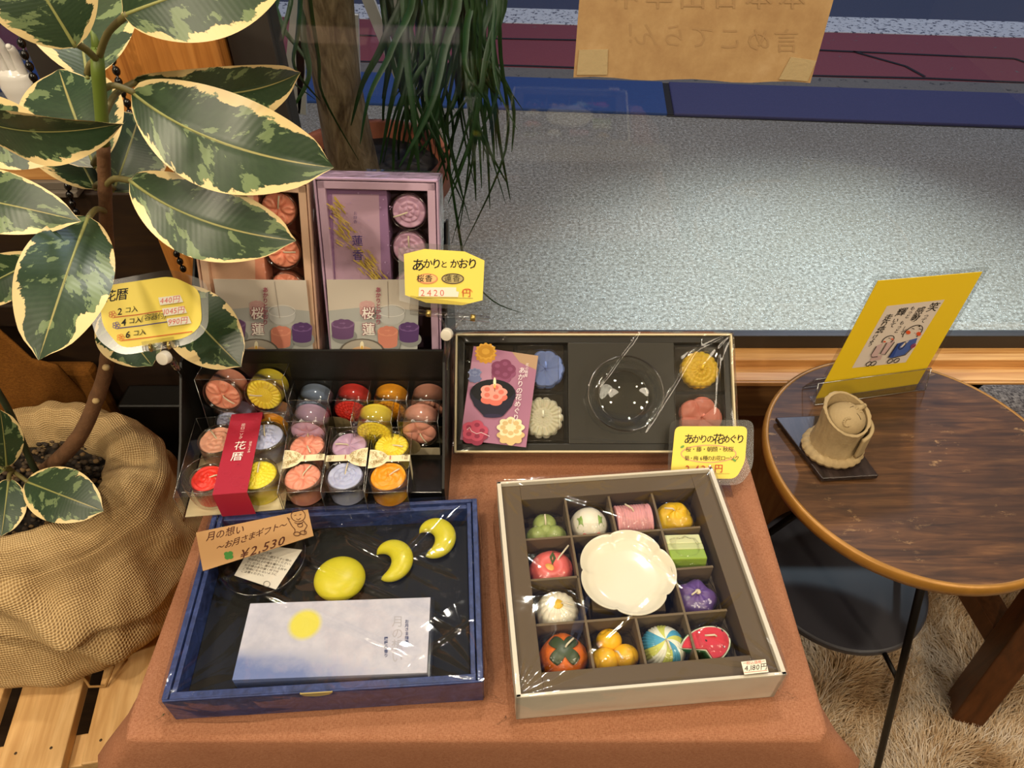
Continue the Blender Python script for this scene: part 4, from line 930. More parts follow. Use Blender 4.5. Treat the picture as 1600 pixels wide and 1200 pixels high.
# four candle packs
W4, L4, D4 = .100, .106, .034
def pack4(M, label, cups, w=W4, l=L4):
    p = thing('candle_pack', label, 'candle pack', M, 'clear four candle packs'); clearbox(w, l, D4, p)
    MB().use(ink('#d9c9a0')).b2((-w / 2 + .001, -l / 2 + .001, .0003), (w / 2 - .001, l / 2 - .001, .001)).build('paper_insert', p)
    for (kind, col, lab, x, y, wk, sp, rr) in cups: cup(kind, col, lab, M @ Matrix.Translation((x, y, .0014)), wk, spin=sp, r=rr, h=.030 if rr > .021 else CUPH)
    return p
M4 = quadM([(312, 644), (450, 650), (436, 778), (270, 768)], .7395 + D4, D4)
dx = .0245; rr = .0205
p4 = pack4(M4, 'clear pack of four tealights with red paper sleeve lying flat in front', [
    ('lotus', '#f0b095', 'pale peach tealight, upper left in the flat red sleeved pack', -dx, .026, (-.6, .8), 20, rr), ('hydrangea', LAV, 'lavender hydrangea tealight, upper right in the flat red sleeved pack', dx, .026, (-.15, 1), 0, rr),
    ('rose', '#ee3a2c', 'red rose tealight sitting in the ribbed glass holder', -dx, -.026, (.9, .1), 0, .0180), ('mum', '#f0dc3a', 'bright yellow tealight, lower right in the flat red sleeved pack', dx, -.026, (.05, 1), 0, rr)])
# ribbed glass holder around the red candle
gh = thing('glass_holder', 'round ribbed clear glass candle holder in the flat red sleeved pack', 'glass', M4 @ Matrix.Translation((-dx, -.026, .0012)))
def rib(u, v):
    a = 2 * math.pi * u; k = (0, .02, .25, .85, 1.0); z = np.interp(v, k, (.0, .0005, .006, .0305, .032)); r = np.interp(v, k, (.0195, .0198, .0215, .0238, .0240)); r = float(r) + .00045 * math.cos(44 * a) * (1 if .1 < v < .9 else 0)
    return (r * math.cos(a), r * math.sin(a), float(z))
MB().use(GLASS).grid(rib, 220, 14, None, True).build('bowl', gh)
MB().use(RIMG).grid(lambda u, v: ((.0237 + .0006 * math.cos(6.2832 * v)) * math.cos(6.2832 * u), (.0237 + .0006 * math.cos(6.2832 * v)) * math.sin(6.2832 * u), .032 + .0006 * math.sin(6.2832 * v)), 60, 6, None, True).build('rim', gh)
SLV = '#a31c34'
b = MB().use(plain('sleeve_red', SLV, .5)); sx = .004; sw = .0165
b.b2((sx - sw, -L4 / 2 - .0004, D4 + .0004), (sx + sw, L4 / 2 + .0004, D4 + .0010)); b.b2((sx - sw, -L4 / 2 - .0012, -.0002), (sx + sw, -L4 / 2 - .0005, D4 + .0010)); b.b2((sx - sw, L4 / 2 + .0005, 0), (sx + sw, L4 / 2 + .0012, D4 + .0010))
slv = b.build('paper_sleeve', p4, label='red paper sleeve with white writing')
S = Sheet(lambda x, y: M4 @ Vector((x, y, D4 + .0010)), (0, 0, 1)); rg = random.Random(2)
for _ in range(26):
    x = sx + rg.uniform(-.014, .014); y = rg.uniform(-.05, .05); q = rg.uniform(.0015, .004); S.ring(x, y, q, q * .8, .0003, '#b53a50', rg.uniform(0, 180), rg.uniform(250, 480))
E2 = ((1, 0), (0, 1))
S.text('花', sx, .013, .0125, '#f3e9e2', *E2, vert=True); S.text('暦', sx - .0006, -.0015, .0125, '#f3e9e2', *E2, vert=True)
S.text('花ローソク', sx - .001, .038, .0046, '#f0dfd8', *E2, vert=True, adv=.98); S.text('はなごよみ', sx + .0105, .012, .0032, '#f0dfd8', *E2, vert=True)
S.build('sleeve_print', p4)
ty, tz = Vector((0, math.sin(R(8)), math.cos(R(8)))), Vector((0, -math.cos(R(8)), math.sin(R(8)))); xx = ty.cross(tz)
T4 = Py(372, 593, .551); MU = frameM(T4 - ty * (.105 / 2) - tz * .0295, xx, ty, tz)
TL = Matrix.Rotation(R(-4), 4, 'X') @ Matrix.Rotation(R(-4), 4, 'Y')
p = thing('candle_pack', 'clear pack of four tealights standing upright against the back of the stand', 'candle pack', MU, 'clear four candle packs'); clearbox(.091, .105, .0295, p)
for (kind, col, lab, x, y, wk) in (('sakura', '#ec9c80', 'peach cherry blossom tealight, upper left in the upright four pack', -.0215, .0275, (.9, -.6)), ('sun', '#ecd33a', 'yellow daisy tealight, upper right in the upright four pack', .0225, .0275, (-1, .1)),
    ('hydrangea', '#b4bbdc', 'lavender tealight, lower left in the upright four pack', -.0195, -.0155, (0, 1)), ('rose', '#f09d18', 'deep orange tealight, lower right in the upright four pack', .0235, -.0155, (0, 1))):
    cup(kind, col, lab, MU @ Matrix.Translation((x, y, .0025)) @ TL, wk, r=.0205, h=.0245)

# ================================================================== black stepped display stand
ds = thing('display_stand', 'black stepped cardboard display stand holding the candle packs and incense boxes', 'display stand', (-.207, .58, TZ))
SX0, SX1 = -.3465, -.0695
b = MB().use(BLACK).b2((SX0, .468, .7002), (SX1, .706, .704)); b.build('base', ds, True, .0006)
MB().use(BLACKG).b2((SX0 + .003, .468, .7042), (SX1 - .003, .5195, .738)).build('front_step', ds, True, .0008, label='glossy black front step')
MB().use(BLACK).b2((SX0 + .003, .5835, .7042), (SX1 - .003, .5865, .8315)).build('ledge_front', ds, True, .0006)
MB().use(BLACK).b2((SX0 + .003, .5867, .782), (SX1 - .003, .70, .785)).build('upper_shelf', ds, True, .0006)
MB().use(BLACK).b2((SX0 + .003, .7005, .7042), (SX1 - .003, .7035, .915)).build('back_panel', ds, True, .0006)
YZ = [(.468, .7042), (.468, .744), (.505, .772), (.565, .832), (.5865, .836), (.62, .85), (.70, .918), (.7035, .918), (.7035, .7042)]
for x in (SX0, SX1 - .003):
    MB().use(BLACK).prism([(y, z) for y, z in YZ], 0, .003, frameM((x, 0, 0), Vector((0, 1, 0)), Vector((0, 0, 1)), Vector((1, 0, 0)))).build('side_panel', ds, True, .0006)

# ================================================================== incense gift boxes
iy = Vector((0, .054, .176)).normalized(); iz = Vector((0, -iy.z, iy.y))
def gift(xb, xt, name, colr, label):
    o = Vector(((xb[0] + xb[1]) / 2, .60, .817)); tp = Vector(((xt[0] + xt[1]) / 2, .654, .993)); y = (tp - o).normalized(); x = y.cross(iz).normalized() * 1; z = x.cross(y)
    w = ((xb[1] - xb[0]) + (xt[1] - xt[0])) / 2; M = frameM(o, x, y, z)
    t = thing('incense_gift_box', label, 'gift box', M, 'incense gift boxes'); y0, y1, D = -.030, .184, .037; X = w / 2; cA, cB, cC = colr
    A = plain(name + '_outer', cA, .5); B_ = plain(name + '_inner', cB, .5); C = plain(name + '_tray', cC, .55)
    MB().use(A).b2((-X, y0, -D), (X, y1, -D + .002)).b2((-X, y0, -D), (-X + .002, y1, 0)).b2((X - .002, y0, -D), (X, y1, 0)).b2((-X, y1 - .002, -D), (X, y1, 0)).b2((-X, y0, -D), (X, y0 + .002, 0)).build('outer_box', t, bevel=.0004)
    i = X - .003; f = .0078
    MB().use(B_).b2((-i, y0 + .003, -.012), (-i + f, y1 - .003, -.0008)).b2((i - f, y0 + .003, -.012), (i, y1 - .003, -.0008)).b2((-i, y1 - .003 - f, -.012), (i, y1 - .003, -.0008)).b2((-i, y0 + .003, -.012), (i, y0 + .003 + f, -.0008)).build('frame', t, bevel=.0008)
    MB().use(C).b2((-i, y0 + .003, -D + .0022), (i, y1 - .003, -D + .005)).build('tray', t)
    fm = MB().use(FILM); n0 = 26
    fm.grid(lambda u, v: (lerp(-X - .001, X + .001, u), lerp(y0, y1 + .001, v), .0012 + .0009 * noise.noise((u * 5, v * 9, 3)) * (1 - abs(2 * u - 1) ** 4)), n0, 40)
    fm.grid(lambda u, v: (lerp(-X - .001, X + .001, u), y1 + .0012 + .0016 * abs(noise.noise((u * 9, v * 5, 7))) , lerp(.0012, -D - .002, v)), n0, 12)
    fm.grid(lambda u, v: (X + .0012 + .0012 * noise.noise((u * 6, v * 9, 1)), lerp(y0, y1, v), lerp(.0012, -D - .002, u)), 10, 30)
    fm.build('film_wrap', t)
    return t, M, w
xb = (Py(515, 548, .60).x, Py(690.5, 548, .60).x); xt = (Py(489.5, 280, .654).x, Py(684, 284, .654).x)
gP, MP, wP = gift(xb, xt, 'lilac', ('#c9a9c6', '#d0b0c8', '#4c3446'), 'lilac incense gift box with lotus candles standing on the right of the stand')
xb2 = (Py(327, 548, .60).x, Py(499, 548, .60).x); xt2 = (Py(290, 284, .654).x, Py(481, 280, .654).x)
gK, MK, wK = gift(xb2, xt2, 'peach', ('#dcb49c', '#e6c0a2', '#6a2c1c'), 'peach incense gift box with cherry blossom candles standing on the left of the stand')
def plane_of(M, dz):
    n = M.to_3x3() @ Vector((0, 0, 1)); o = M @ Vector((0, 0, dz)); return o, n
def packet(M, px, name, cols, label, print_fn):
    o, n = plane_of(M, -.006); ld = [M.inverted() @ Pl(*p, o, n) for p in px]; 
    x0 = (ld[0].x + ld[3].x) / 2; x1 = (ld[1].x + ld[2].x) / 2; y1 = (ld[0].y + ld[1].y) / 2
    t = thing('incense_packet', label, 'incense box', M @ Matrix.Translation((0, 0, -.006)), 'incense packets in the gift boxes')
    MB().use(plain(name, cols, .5)).b2((x0, -.022, -.024), (x1, y1, 0)).build('packet', t, bevel=.0004)
    S = Sheet(lambda x, y: Pl(x, y, o, n), n); print_fn(S); S.build('print', t)
def prP(S):
    rg = random.Random(8); S.poly([(519, 303), (592, 304), (600, 560), (529, 560)], '#c9a6bd')
    for _ in range(60):
        x = rg.uniform(506, 612); y = rg.uniform(290, 450); S.ell(x, y, *(2 * [rg.uniform(.5, 1.5)]), '#c3a3cb')
    for k in range(150):      # gold leaf drift
        t = rg.random(); x = (lerp(524, 545, t * 2) if t < .5 else lerp(560, 595, (t - .5) * 2)) + rg.gauss(0, 7); y = (lerp(312, 380, t * 2) if t < .5 else lerp(385, 440, (t - .5) * 2)) + rg.gauss(0, 5)
        a = rg.uniform(.5, 1.0); L = rg.uniform(3, 8); S.line([(x - L * math.cos(a), y - L * math.sin(a)), (x + L * math.cos(a), y + L * math.sin(a))], rg.uniform(.9, 2.0), '#cfb455')
    S.text('お線香', 557.5, 327, 6.2, '#55406a', vert=True, adv=1.05); S.text('蓮香', 560, 364, 17.5, '#4a3a78', (1, 0), (-.04, -1), True, 1.26, .006)
packet(MP, [(505, 289), (604, 291), (612, 450), (515, 450)], 'lilac_packet', '#a07aa6', 'lilac incense packet with gold drift inside the lilac gift box', prP)
def prK(S):
    S.poly([(318, 300), (396, 300), (402, 560), (340, 560)], '#e0b394'); rg = random.Random(4)
    for _ in range(30):
        x = rg.choice((rg.uniform(306, 320), rg.uniform(398, 412))); S.ell(x + 6, rg.uniform(300, 445), *(2 * [rg.uniform(.6, 1.6)]), '#e0a08c')
    S.text('桜', 355, 358, 18, '#b3402c', (1, 0), (-.06, -1), True, 1); S.text('香', 358, 379, 17, '#b3402c', (1, 0), (-.06, -1), True, 1)
packet(MK, [(298, 289), (405, 291), (414, 450), (316, 450)], 'peach_packet', '#d98d70', 'peach incense packet with red writing inside the peach gift box', prK)
def giftcups(M, cs, kind, col, nm, wk):
    o, n = plane_of(M, -.012)
    for i, (x, y) in enumerate(cs):
        c = M.inverted() @ Pl(x, y, o, n); cup(kind, col, '%s tealight, %s one in the %s gift box' % (nm, ('uppermost', 'middle', 'lowest visible')[i], 'lilac' if 'lilac' in nm else 'peach'), M @ Matrix.Translation((c.x, c.y, -.0315)), wk[i], 'tealights in the incense gift boxes', r=.0185, h=.0265, spin=i * 33)
giftcups(MP, [(640, 329), (640.5, 386), (643, 447)], 'lotus', '#c39ab4', 'lilac lotus', [(-1.1, -.35), (0, 1), (0, 1)])
giftcups(MK, [(437, 325), (444, 391), (451, 449)], 'sakura', '#f0987a', 'peach cherry blossom', [(.2, 1), (1, .1), (-.5, .4)])
def flyer(M, px, ofs, flip, label):
    o, n = plane_of(M, .0042); t = thing('leaflet', label, 'leaflet', tuple(Pl(px[3][0], px[3][1], o, n)), 'leaflets in front of the gift boxes')
    lo = [(px[2][0] + (px[2][0] - px[1][0]) * .1, 566), (px[3][0] + (px[3][0] - px[0][0]) * .1, 566)]
    slabpx([px[0], px[1], lo[0], lo[1]], o, n, plain('leaflet_paper', '#cfc6b8', .35), .0005, 'paper', t)
    S = Sheet(lambda x, y: Pl(x, y, o, n), n)
    def q(u, v): a = (lerp(px[0][0], px[1][0], u), lerp(px[0][1], px[1][1], u)); c = (lerp(px[3][0], px[2][0], u), lerp(px[3][1], px[2][1], u)); return (lerp(a[0], c[0], v), lerp(a[1], c[1], v))
    S.poly([q(0, .42), q(.5, .36), q(1, .42), q(1, 1.12), q(0, 1.12)], '#aeb0ac'); S.poly([q(0, .55), q(1, .60), q(1, 1.12), q(0, 1.12)], '#b9bab4')
    def pot(u, v, w, h, c1, c2): 
        x, y = q(u, v); S.ell(x + 2, y + h * .5, w * 1.1, h * .5, '#8f918e'); S.poly([(x - w, y - h * .3), (x + w, y - h * .3), (x + w * .92, y + h * .5), (x - w * .92, y + h * .5)], c1); S.ell(x, y + h * .5, w * .92, h * .22, c1); S.ell(x, y - h * .3, w, h * .3, c2)
        for k in range(7): S.ell(x + w * .6 * math.cos(k * .9), y - h * .35 + h * .16 * math.sin(k * .9), w * .3, h * .13, c1)
    pot(.43, .38, 12, 18, '#d0a6a2', '#d9b4ae'); S.ell(*q(.70, .48), 21, 15, '#c0c2c0'); S.ring(*q(.70, .42), 21, 9, .8, '#e4e4e0'); S.line([q(.66, .02), q(.67, .52)], .8, '#9a8f88')
    pot(.15, .66, 18, 24, '#6f5078', '#8a6a94'); pot(.90, .70, 16, 24, '#5c4072', '#7b5c92'); pot(.66, .76, 16, 26, '#d88a74', '#e39a80')
    x, y = q(.36, .98); S.ell(x, y, 36, 22, '#6e675e'); S.ell(x, y, 33, 20, '#b6aea0'); S.ell(x, y + 2, 20, 12, '#dcb48c'); S.ell(x - 6, y + 2, 6, 3, '#e2a27a'); S.ell(x + 8, y + 4, 6, 3, '#e2a27a'); S.ell(x, y - 11, 3, 7, '#fdf3d0'); S.ell(x, y - 7, 2, 4, '#f0c060')
    S.text('あかりとかおり', *q(.56, .09), 8.6, '#a05868', vert=True, adv=.98, bold=.03)
    x, y = q(.44, .36); S.text('桜蓮', x, y, 20, '#a0626e', (1, 0), (-.03, -1), True, 1.25, .05); S.text('桜蓮', x, y, 20, '#f4efe6', (1, 0), (-.03, -1), True, 1.25, .012)
    S.build('print', t)
flyer(MP, [(510, 437), (655, 437), (652, 552), (518, 552)], 0, False, 'candle photo leaflet standing in front of the lilac gift box')
flyer(MK, [(333, 436), (478, 438), (490, 552), (352, 552)], 0, False, 'candle photo leaflet standing in front of the peach gift box')
# ================================================================== shrink film over a tray
def film_box(par, w, l, z0, z1, amp=.0016, seed=0, tails=True, corner=1.0, creases=()):
    X, Y = w / 2 + .0012, l / 2 + .0012; cs = [(-X, -Y), (X, -Y), (X, Y), (-X, Y)]
    def top(u, v):
        x, y = lerp(-X, X, u), lerp(-Y, Y, v); e = min(1, 8 * min(u, 1 - u, v, 1 - v)); z = 0
        for k, (cx, cy) in enumerate(cs):
            d = math.hypot(x - cx, y - cy); a = math.atan2(y - cy, x - cx); z += corner * .0011 * math.exp(-d / .06) * abs(math.sin(a * 9 + k + seed)) * sstep(0, .012, d)
        a = noise.noise((x * 16 + y * 9 + seed, y * 14 - x * 11, seed)); r = 1 - abs(noise.noise((x * 7 - y * 10 + seed * 3, x * 3 + y * 5, seed + 5)))
        z += e * amp * (.6 * a + .9 * r ** 6 - .5)
        for k, (x0, y0, x1, y1, sl, wd) in enumerate(creases):      # tension creases in the film
            dx, dy = x1 - x0, y1 - y0; L = math.hypot(dx, dy); t = ((x - x0) * dx + (y - y0) * dy) / L / L; dd = ((x - x0) * dy - (y - y0) * dx) / L + .0015 * noise.noise((t * 3, k, seed))
            if -.1 < t < 1.1: z += sl * max(0, wd - abs(dd)) * sstep(-.1, .1, t) * sstep(1.1, .7, t)
        return (x, y, z1 + .0018 + z)
    b = MB().use(FILM).grid(top, 220, 200)
    for k in range(4):
        p, q = cs[k], cs[(k + 1) % 4]; n = Vector((q[1] - p[1], p[0] - q[0], 0)).normalized()
        def side(u, v):
            o = .0012 + .004 * v * (.5 + noise.noise((u * 6 + k * 9, v * 3, seed))) + .0012 * abs(noise.noise((u * 22, v * 2, seed + k)))
            o *= min(1, 12 * u, 12 * (1 - u)) * (.5 + .5 * v) if v < 1 else 1
            return (lerp(p[0], q[0], u) + n.x * o, lerp(p[1], q[1], u) + n.y * o, lerp(z1 + .0016, z0 + .0024, v))
        b.grid(side, 40, 6)
    if tails:
        for k, (cx, cy) in enumerate(cs[:2]):
            s = (-1, 1)[k]
            b.grid(lambda u, v: (cx + s * .018 * u * (1 - .3 * v), cy - .004 * u + .003 * noise.noise((u * 5, v * 5, k + seed)), z0 + .004 + .018 * v * (1 - u * .6) + .002 * abs(noise.noise((u * 5, v * 5, seed)))), 10, 8)
    return b.build('film_wrap', par)

# ================================================================== flower candle box (leaning at the back)
fb0, fb1 = Pz(711.5, 707, .728), Pz(1150.5, 707, .728); dB_ = (fb0.z - CZ) / ray(711.5, 707).z * 1.0
ft0, ft1 = Pd(721.5, 520, dB_ * 1.024), Pd(1157.5, 522, dB_ * 1.024)
fo = (fb0 + fb1) / 2; fy = ((ft0 + ft1) / 2 - fo); fy.x = 0; FL = fy.length; fy = fy.normalized(); fx = (fb1 - fb0).normalized(); fx = (fx - fy * fx.dot(fy)).normalized(); fz = fx.cross(fy)
FW = ((fb1 - fb0).length + (ft1 - ft0).length) / 2
MF = frameM(fo, fx, fy, fz); fX = FW / 2
fb = thing('flower_candle_box', 'cream rimmed black gift box with flower candles and a glass bowl leaning at the back', 'gift box', MF)
CRM = plain('cream_card', '#d9c9a2', .55)
b = MB().use(CRM); D = .026
for a, c in (((-fX, 0, -D), (-fX + .0022, FL, 0)), ((fX - .0022, 0, -D), (fX, FL, 0)), ((-fX, 0, -D), (fX, .0022, 0)), ((-fX, FL - .0022, -D), (fX, FL, 0)), ((-fX, 0, -D), (fX, FL, -D + .002))): b.b2(a, c)
b.build('outer_box', fb, bevel=.0003)
def fl(px, py, dz=0): return MF.inverted() @ Pl(px, py, MF @ Vector((0, 0, dz)), fz)
INS = plain('insert_black', '#1b1a16', .38, spec=.5); i = fX - .0025
b = MB().use(INS); b.b2((-i, .0025, -D + .002), (i, FL - .0025, -D + .006))
c0, c1 = fl(888, 610, -.004), fl(1055, 610, -.004)
f = .0075
b.b2((-i, .0025, -.02), (-i + f, FL - .0025, -.004)).b2((i - f, .0025, -.02), (i, FL - .0025, -.004)).b2((-i, .0025, -.02), (i, .0025 + f, -.004)).b2((-i, FL - .0025 - f, -.02), (i, FL - .0025, -.004))
b.build('insert_tray', fb, bevel=.0006)
MB().use(plain('insert_panel', '#2e2c26', .35, spec=.5)).b2((c0.x, .010, -.0055), (c1.x, FL - .010, -.0035)).b2((c0.x, .010, -.02), (c0.x + .002, FL - .010, -.004)).b2((c1.x - .002, .010, -.02), (c1.x, FL - .010, -.004)).build('centre_panel', fb, bevel=.0004, label='dark grey centre panel')
cells = {'blue': (808, 540, 880, 611), 'white': (807, 617, 880, 689), 'yellow': (1056, 543, 1131, 611), 'pink': (1056, 617, 1131, 690), 'hid1': (733, 540, 802, 611), 'hid2': (731, 617, 800, 689)}
b = MB().use(CLEAR); br = MB().use(RIMG)
for k, (x0, y0, x1, y1) in cells.items():
    A, C = fl(x0, y1, -.003), fl(x1, y0, -.003); cut = .007
    P = [(A.x, A.y), (C.x, A.y), (C.x, C.y), (A.x, C.y)]
    b.prism(P, -.018, -.0022); 
    xi, yi, xj, yj = A.x + .006, A.y + .005, C.x - .006, C.y - .005
    Q = [(xi + cut, yi), (xj - cut, yi), (xj, yi + cut), (xj, yj - cut), (xj - cut, yj), (xi + cut, yj), (xi, yj - cut), (xi, yi + cut)]
    b.prism(Q, -.0021, .0008)
    for p, q in zip(Q, Q[1:] + Q[:1]): br.tube([(*p, .0008), (*q, .0008)], .0003, 5)
    for p, q in zip(P, P[1:] + P[:1]): br.tube([(*p, -.0022), (*q, -.0022)], .0003, 5)
b.build('blister_cover', fb); br.build('blister_edge', fb)
film_box(fb, FW, FL * 1.0, -D, 0, .0012, 3, False, 1.0, ((.05, .07, .0, .0, .5, .003), (.12, .06, .05, -.05, .55, .003), (-.10, .065, -.15, .03, .5, .0025), (.10, -.06, -.05, -.05, .5, .002), (.14, .05, .13, -.03, .3, .003))).matrix_basis = Matrix.Translation((0, FL / 2, 0))
MB().use(BLACK).b2((-.08, FL - .012, -D - .0002), (-.04, FL - .008, -D - .004)).add([(-.09, FL * .80, -D), (.09, FL * .80, -D), (.09, FL * .95, -D), (-.09, FL * .95, -D)], [(0, 1, 2, 3)])
e = MB().use(BLACK); tpz = MF @ Vector((0, FL * .8, -D)); e.b2((tpz.x - .08, tpz.y, TZ + .0003), (tpz.x + .08, tpz.y + .004, tpz.z)); e.build('back_rest', fb, True)
def flower(px, py, rpx, kind, col, label, outline, wk, par='flower_candle', amp=.005):
    c = fl(px, py, -.004); r = rpx / F * (dB_ * 1.01)
    t = thing('flower_candle', label, 'candle', MF @ Matrix.Translation((c.x, c.y, -.0175)), 'flower candles in the black box')
    MB().use(wax(col)).grid(waxmesh(kind, r, .010, amp, outline), 120, 30, None, True).build('wax', t)
    MB().use(wax(col)).tube([(0, 0, .013), (.0008, .0005, .0185), (wk[0] * .008, wk[1] * .008, .0200)], .0010, 7).build('wick', t)
scal = lambda n, k: (lambda a: 1 - k + k * abs(math.cos(n * a / 2)) ** .6)
flower(852, 576, 31, 'asagao', '#7d95d8', 'blue morning glory candle in the black box', scal(10, .08), (0, .9))
flower(848, 652, 33, 'sun', '#efe9d0', 'white cosmos candle in the black box under the postcard edge', scal(14, .12), (0, .9))
flower(1095, 577, 30, 'mum', '#f0c73a', 'yellow chrysanthemum candle in the black box', scal(18, .08), (.2, .5))
flower(1096, 652, 34, 'plum', '#e08676', 'salmon pink blossom candle in the black box', scal(5, .16), (.2, .4))
c = fl(973, 616, -.003)
gb = thing('glass_bowl', 'round clear glass bowl in the middle of the black flower candle box', 'bowl', MF @ Matrix.Translation((c.x, c.y - .002, -.0030)))
MB().use(GLASS).lathe([(.001, .0005), (.026, .0005), (.030, .003), (.038, .014), (.0412, .0225), (.0418, .0235), (.0405, .0235), (.037, .0145), (.029, .0045), (.001, .003)], 72).build('bowl', gb)
MB().use(RIMG).grid(lambda u, v: ((.0411 + .0009 * math.cos(6.2832 * v)) * math.cos(6.2832 * u), (.0411 + .0009 * math.cos(6.2832 * v)) * math.sin(6.2832 * u), .0234 + .0009 * math.sin(6.2832 * v)), 72, 8, None, True).grid(lambda u, v: ((.0275 + .0006 * math.cos(6.2832 * v)) * math.cos(6.2832 * u), (.0275 + .0006 * math.cos(6.2832 * v)) * math.sin(6.2832 * u), .0038 + .0006 * math.sin(6.2832 * v)), 72, 8, None, True).build('rim', gb)
# postcard over the left cells
o, n = MF @ Vector((0, 0, .0045)), fz
pc = thing('postcard', 'mauve picture postcard with a floating candle lying on the left of the black box', 'postcard', tuple(Pl(780, 620, o, n)))
PQ = [(740, 541), (841, 556), (822, 699), (719, 687)]
slabpx(PQ, o, n, plain('card_mauve', '#a5708a', .3), .0005, 'card', pc)
S = Sheet(lambda x, y: Pl(x, y, o, n), n)
S.poly([(800, 550), (841, 556), (838, 578), (812, 566)], '#b09070'); S.poly([(737, 565), (790, 570), (760, 600), (732, 605)], '#b08298')
def flo(x, y, r, nn, c, c2, ry=.8, side=6):
    P = [(x + r * (.8 + .2 * abs(math.cos(nn * t / 2))) * math.cos(t), y + r * ry * (.8 + .2 * abs(math.cos(nn * t / 2))) * math.sin(t)) for t in np.linspace(0, 2 * math.pi, 61)[:-1]]
    S.poly([(a, b_ + side) for a, b_ in P], c2); S.poly(P, c)
    for k in range(nn): S.ell(x + r * .55 * math.cos(2 * math.pi * k / nn), y + r * .55 * ry * math.sin(2 * math.pi * k / nn), r * .2, r * .16, c2)
flo(759, 549, 17, 12, '#d9a23a', '#c58c28'); flo(786, 577, 20, 5, '#7a3a58', '#8a4a6a'); flo(742, 582, 11, 8, '#7d86a8', '#6a7296', .6, 10)
S.ell(770, 616, 36, 23, '#15121c'); S.poly([(734, 616), (806, 616), (800, 634), (786, 650), (756, 650), (741, 634)], '#1d1a2c'); S.ell(770, 650, 15, 3, '#2c2440'); S.ell(770, 612, 33, 18, '#0b0a10')
flo(771, 613, 22, 5, '#ef9c8c', '#d9705f', .62, 8); S.ell(773, 598, 2.2, 8, '#fbe9c0'); S.ell(773, 604, 1.6, 4, '#f0b860'); S.line([(773, 612), (773, 606)], 1, '#5a2020')
flo(742, 673, 21, 5, '#b84860', '#8f2f48', .8, 7); flo(798, 668, 22, 8, '#ecd9ae', '#d0b37c', .75, 12); S.line([(799, 668), (801, 656)], 1.2, '#e8dcc0')
S.text('あかりの花めぐり', 816, 574, 10.5, '#f0e4e4', (1, .02), (.13, -1), True, 1.0, .004); S.text('花の蝋燭', 824, 568, 5.5, '#f0e4e4', (1, .02), (.13, -1), True, 1.0)
S.line([(730, 672), (734, 668), (737, 674), (745, 678), (752, 676), (765, 682)], .8, '#eed8dc')
S.build('print', pc)

# ================================================================== wagashi candle box
MW = Matrix.Translation((.1075, .3745, TZ + .0004)) @ Matrix.Rotation(R(4.9), 4, 'Z')
ww, wl, wh = .228, .224, .045; wX, wY = ww / 2, wl / 2
wb = thing('sweets_candle_box', 'white box with brown compartments holding twelve sweet shaped candles and a white plate', 'gift box', MW)
b = MB().use(plain('white_card', '#d8d0bd', .5))
for a, c in (((-wX, -wY, 0), (-wX + .0042, wY, wh)), ((wX - .0042, -wY, 0), (wX, wY, wh)), ((-wX, -wY, 0), (wX, -wY + .0028, wh)), ((-wX, wY - .0028, 0), (wX, wY, wh)), ((-wX, -wY, 0), (wX, wY, .002))): b.b2(a, c)
b.build('outer_box', wb, bevel=.0005)
BRN = plain('brown_card', '#5a4a32', .7); iw = .0905; jx, jy = wX - .0045, wY - .003
b = MB().use(BRN); zt = wh - .005; zf = .006
b.b2((-jx, -jy, zf - .002), (jx, jy, zf))
b.b2((-jx, -jy, zf), (-iw, jy, zt)).b2((iw, -jy, zf), (jx, jy, zt)).b2((-iw, -jy, zf), (iw, -iw, zt)).b2((-iw, iw, zf), (iw, jy, zt)); b.build('insert_tray', wb, bevel=.0005)
c4 = 2 * iw / 4; g = [-iw, -iw + c4, 0, iw - c4, iw]; zd = zt - .004; h_ = .0011
b = MB().use(plain('divider_card', '#6b5a3e', .7))
b.b2((g[1] - h_, -iw, zf), (g[1] + h_, iw, zd)).b2((g[3] - h_, -iw, zf), (g[3] + h_, iw, zd)); b.b2((-iw, g[1] - h_, zf), (iw - .006, g[1] + h_, zd - .0003)).b2((-iw, g[3] - h_, zf), (iw - .006, g[3] + h_, zd - .0003))
b.b2((-iw, -h_, zf), (g[1], h_, zd)).b2((g[3], -h_, zf), (iw - .006, h_, zd)).b2((-h_, -iw, zf), (h_, g[1], zd)).b2((-h_, g[3], zf), (h_, iw, zd)); b.build('divider', wb)
film_box(wb, ww, wl, 0, wh, .0016, 1, True, 1.2, ((.105, .10, .01, .025, .45, .0045), (.03, -.02, -.085, -.105, .45, .004), (.095, -.035, .02, -.09, .45, .003), (.01, .02, .055, -.035, .60, .0035), (-.095, .03, -.045, -.03, .60, .003), (-.09, -.01, -.02, -.045, .42, .0035), (-.06, .095, .06, .03, .42, .003)))
def cell(c, r): return ((g[c] + g[c + 1]) / 2, (g[3 - r] + g[4 - r]) / 2)
def sweet(c, r, label, dx=0, dy=-.003):
    x, y = cell(c, r); return thing('sweet_candle', label, 'candle', MW @ Matrix.Translation((x + dx, y + dy, zf)), 'sweet shaped candles in the white box')
def dome(Rr, H, fr=None, n=64, m=26, flat=.0):
    def f(u, v):
        a = 2 * math.pi * u; ph = lerp(-.75, math.pi / 2, v); r = Rr * math.cos(ph) ** .85; z = H * .36 + (H * .64 if ph > 0 else H * .36 / math.sin(.75)) * math.sin(ph)
        k = fr(a, ph) if fr else 1; return (r * k * math.cos(a), r * k * math.sin(a), z * (1 + (k - 1) * .5))
    return lambda b: b.grid(f, n, m, None, True)
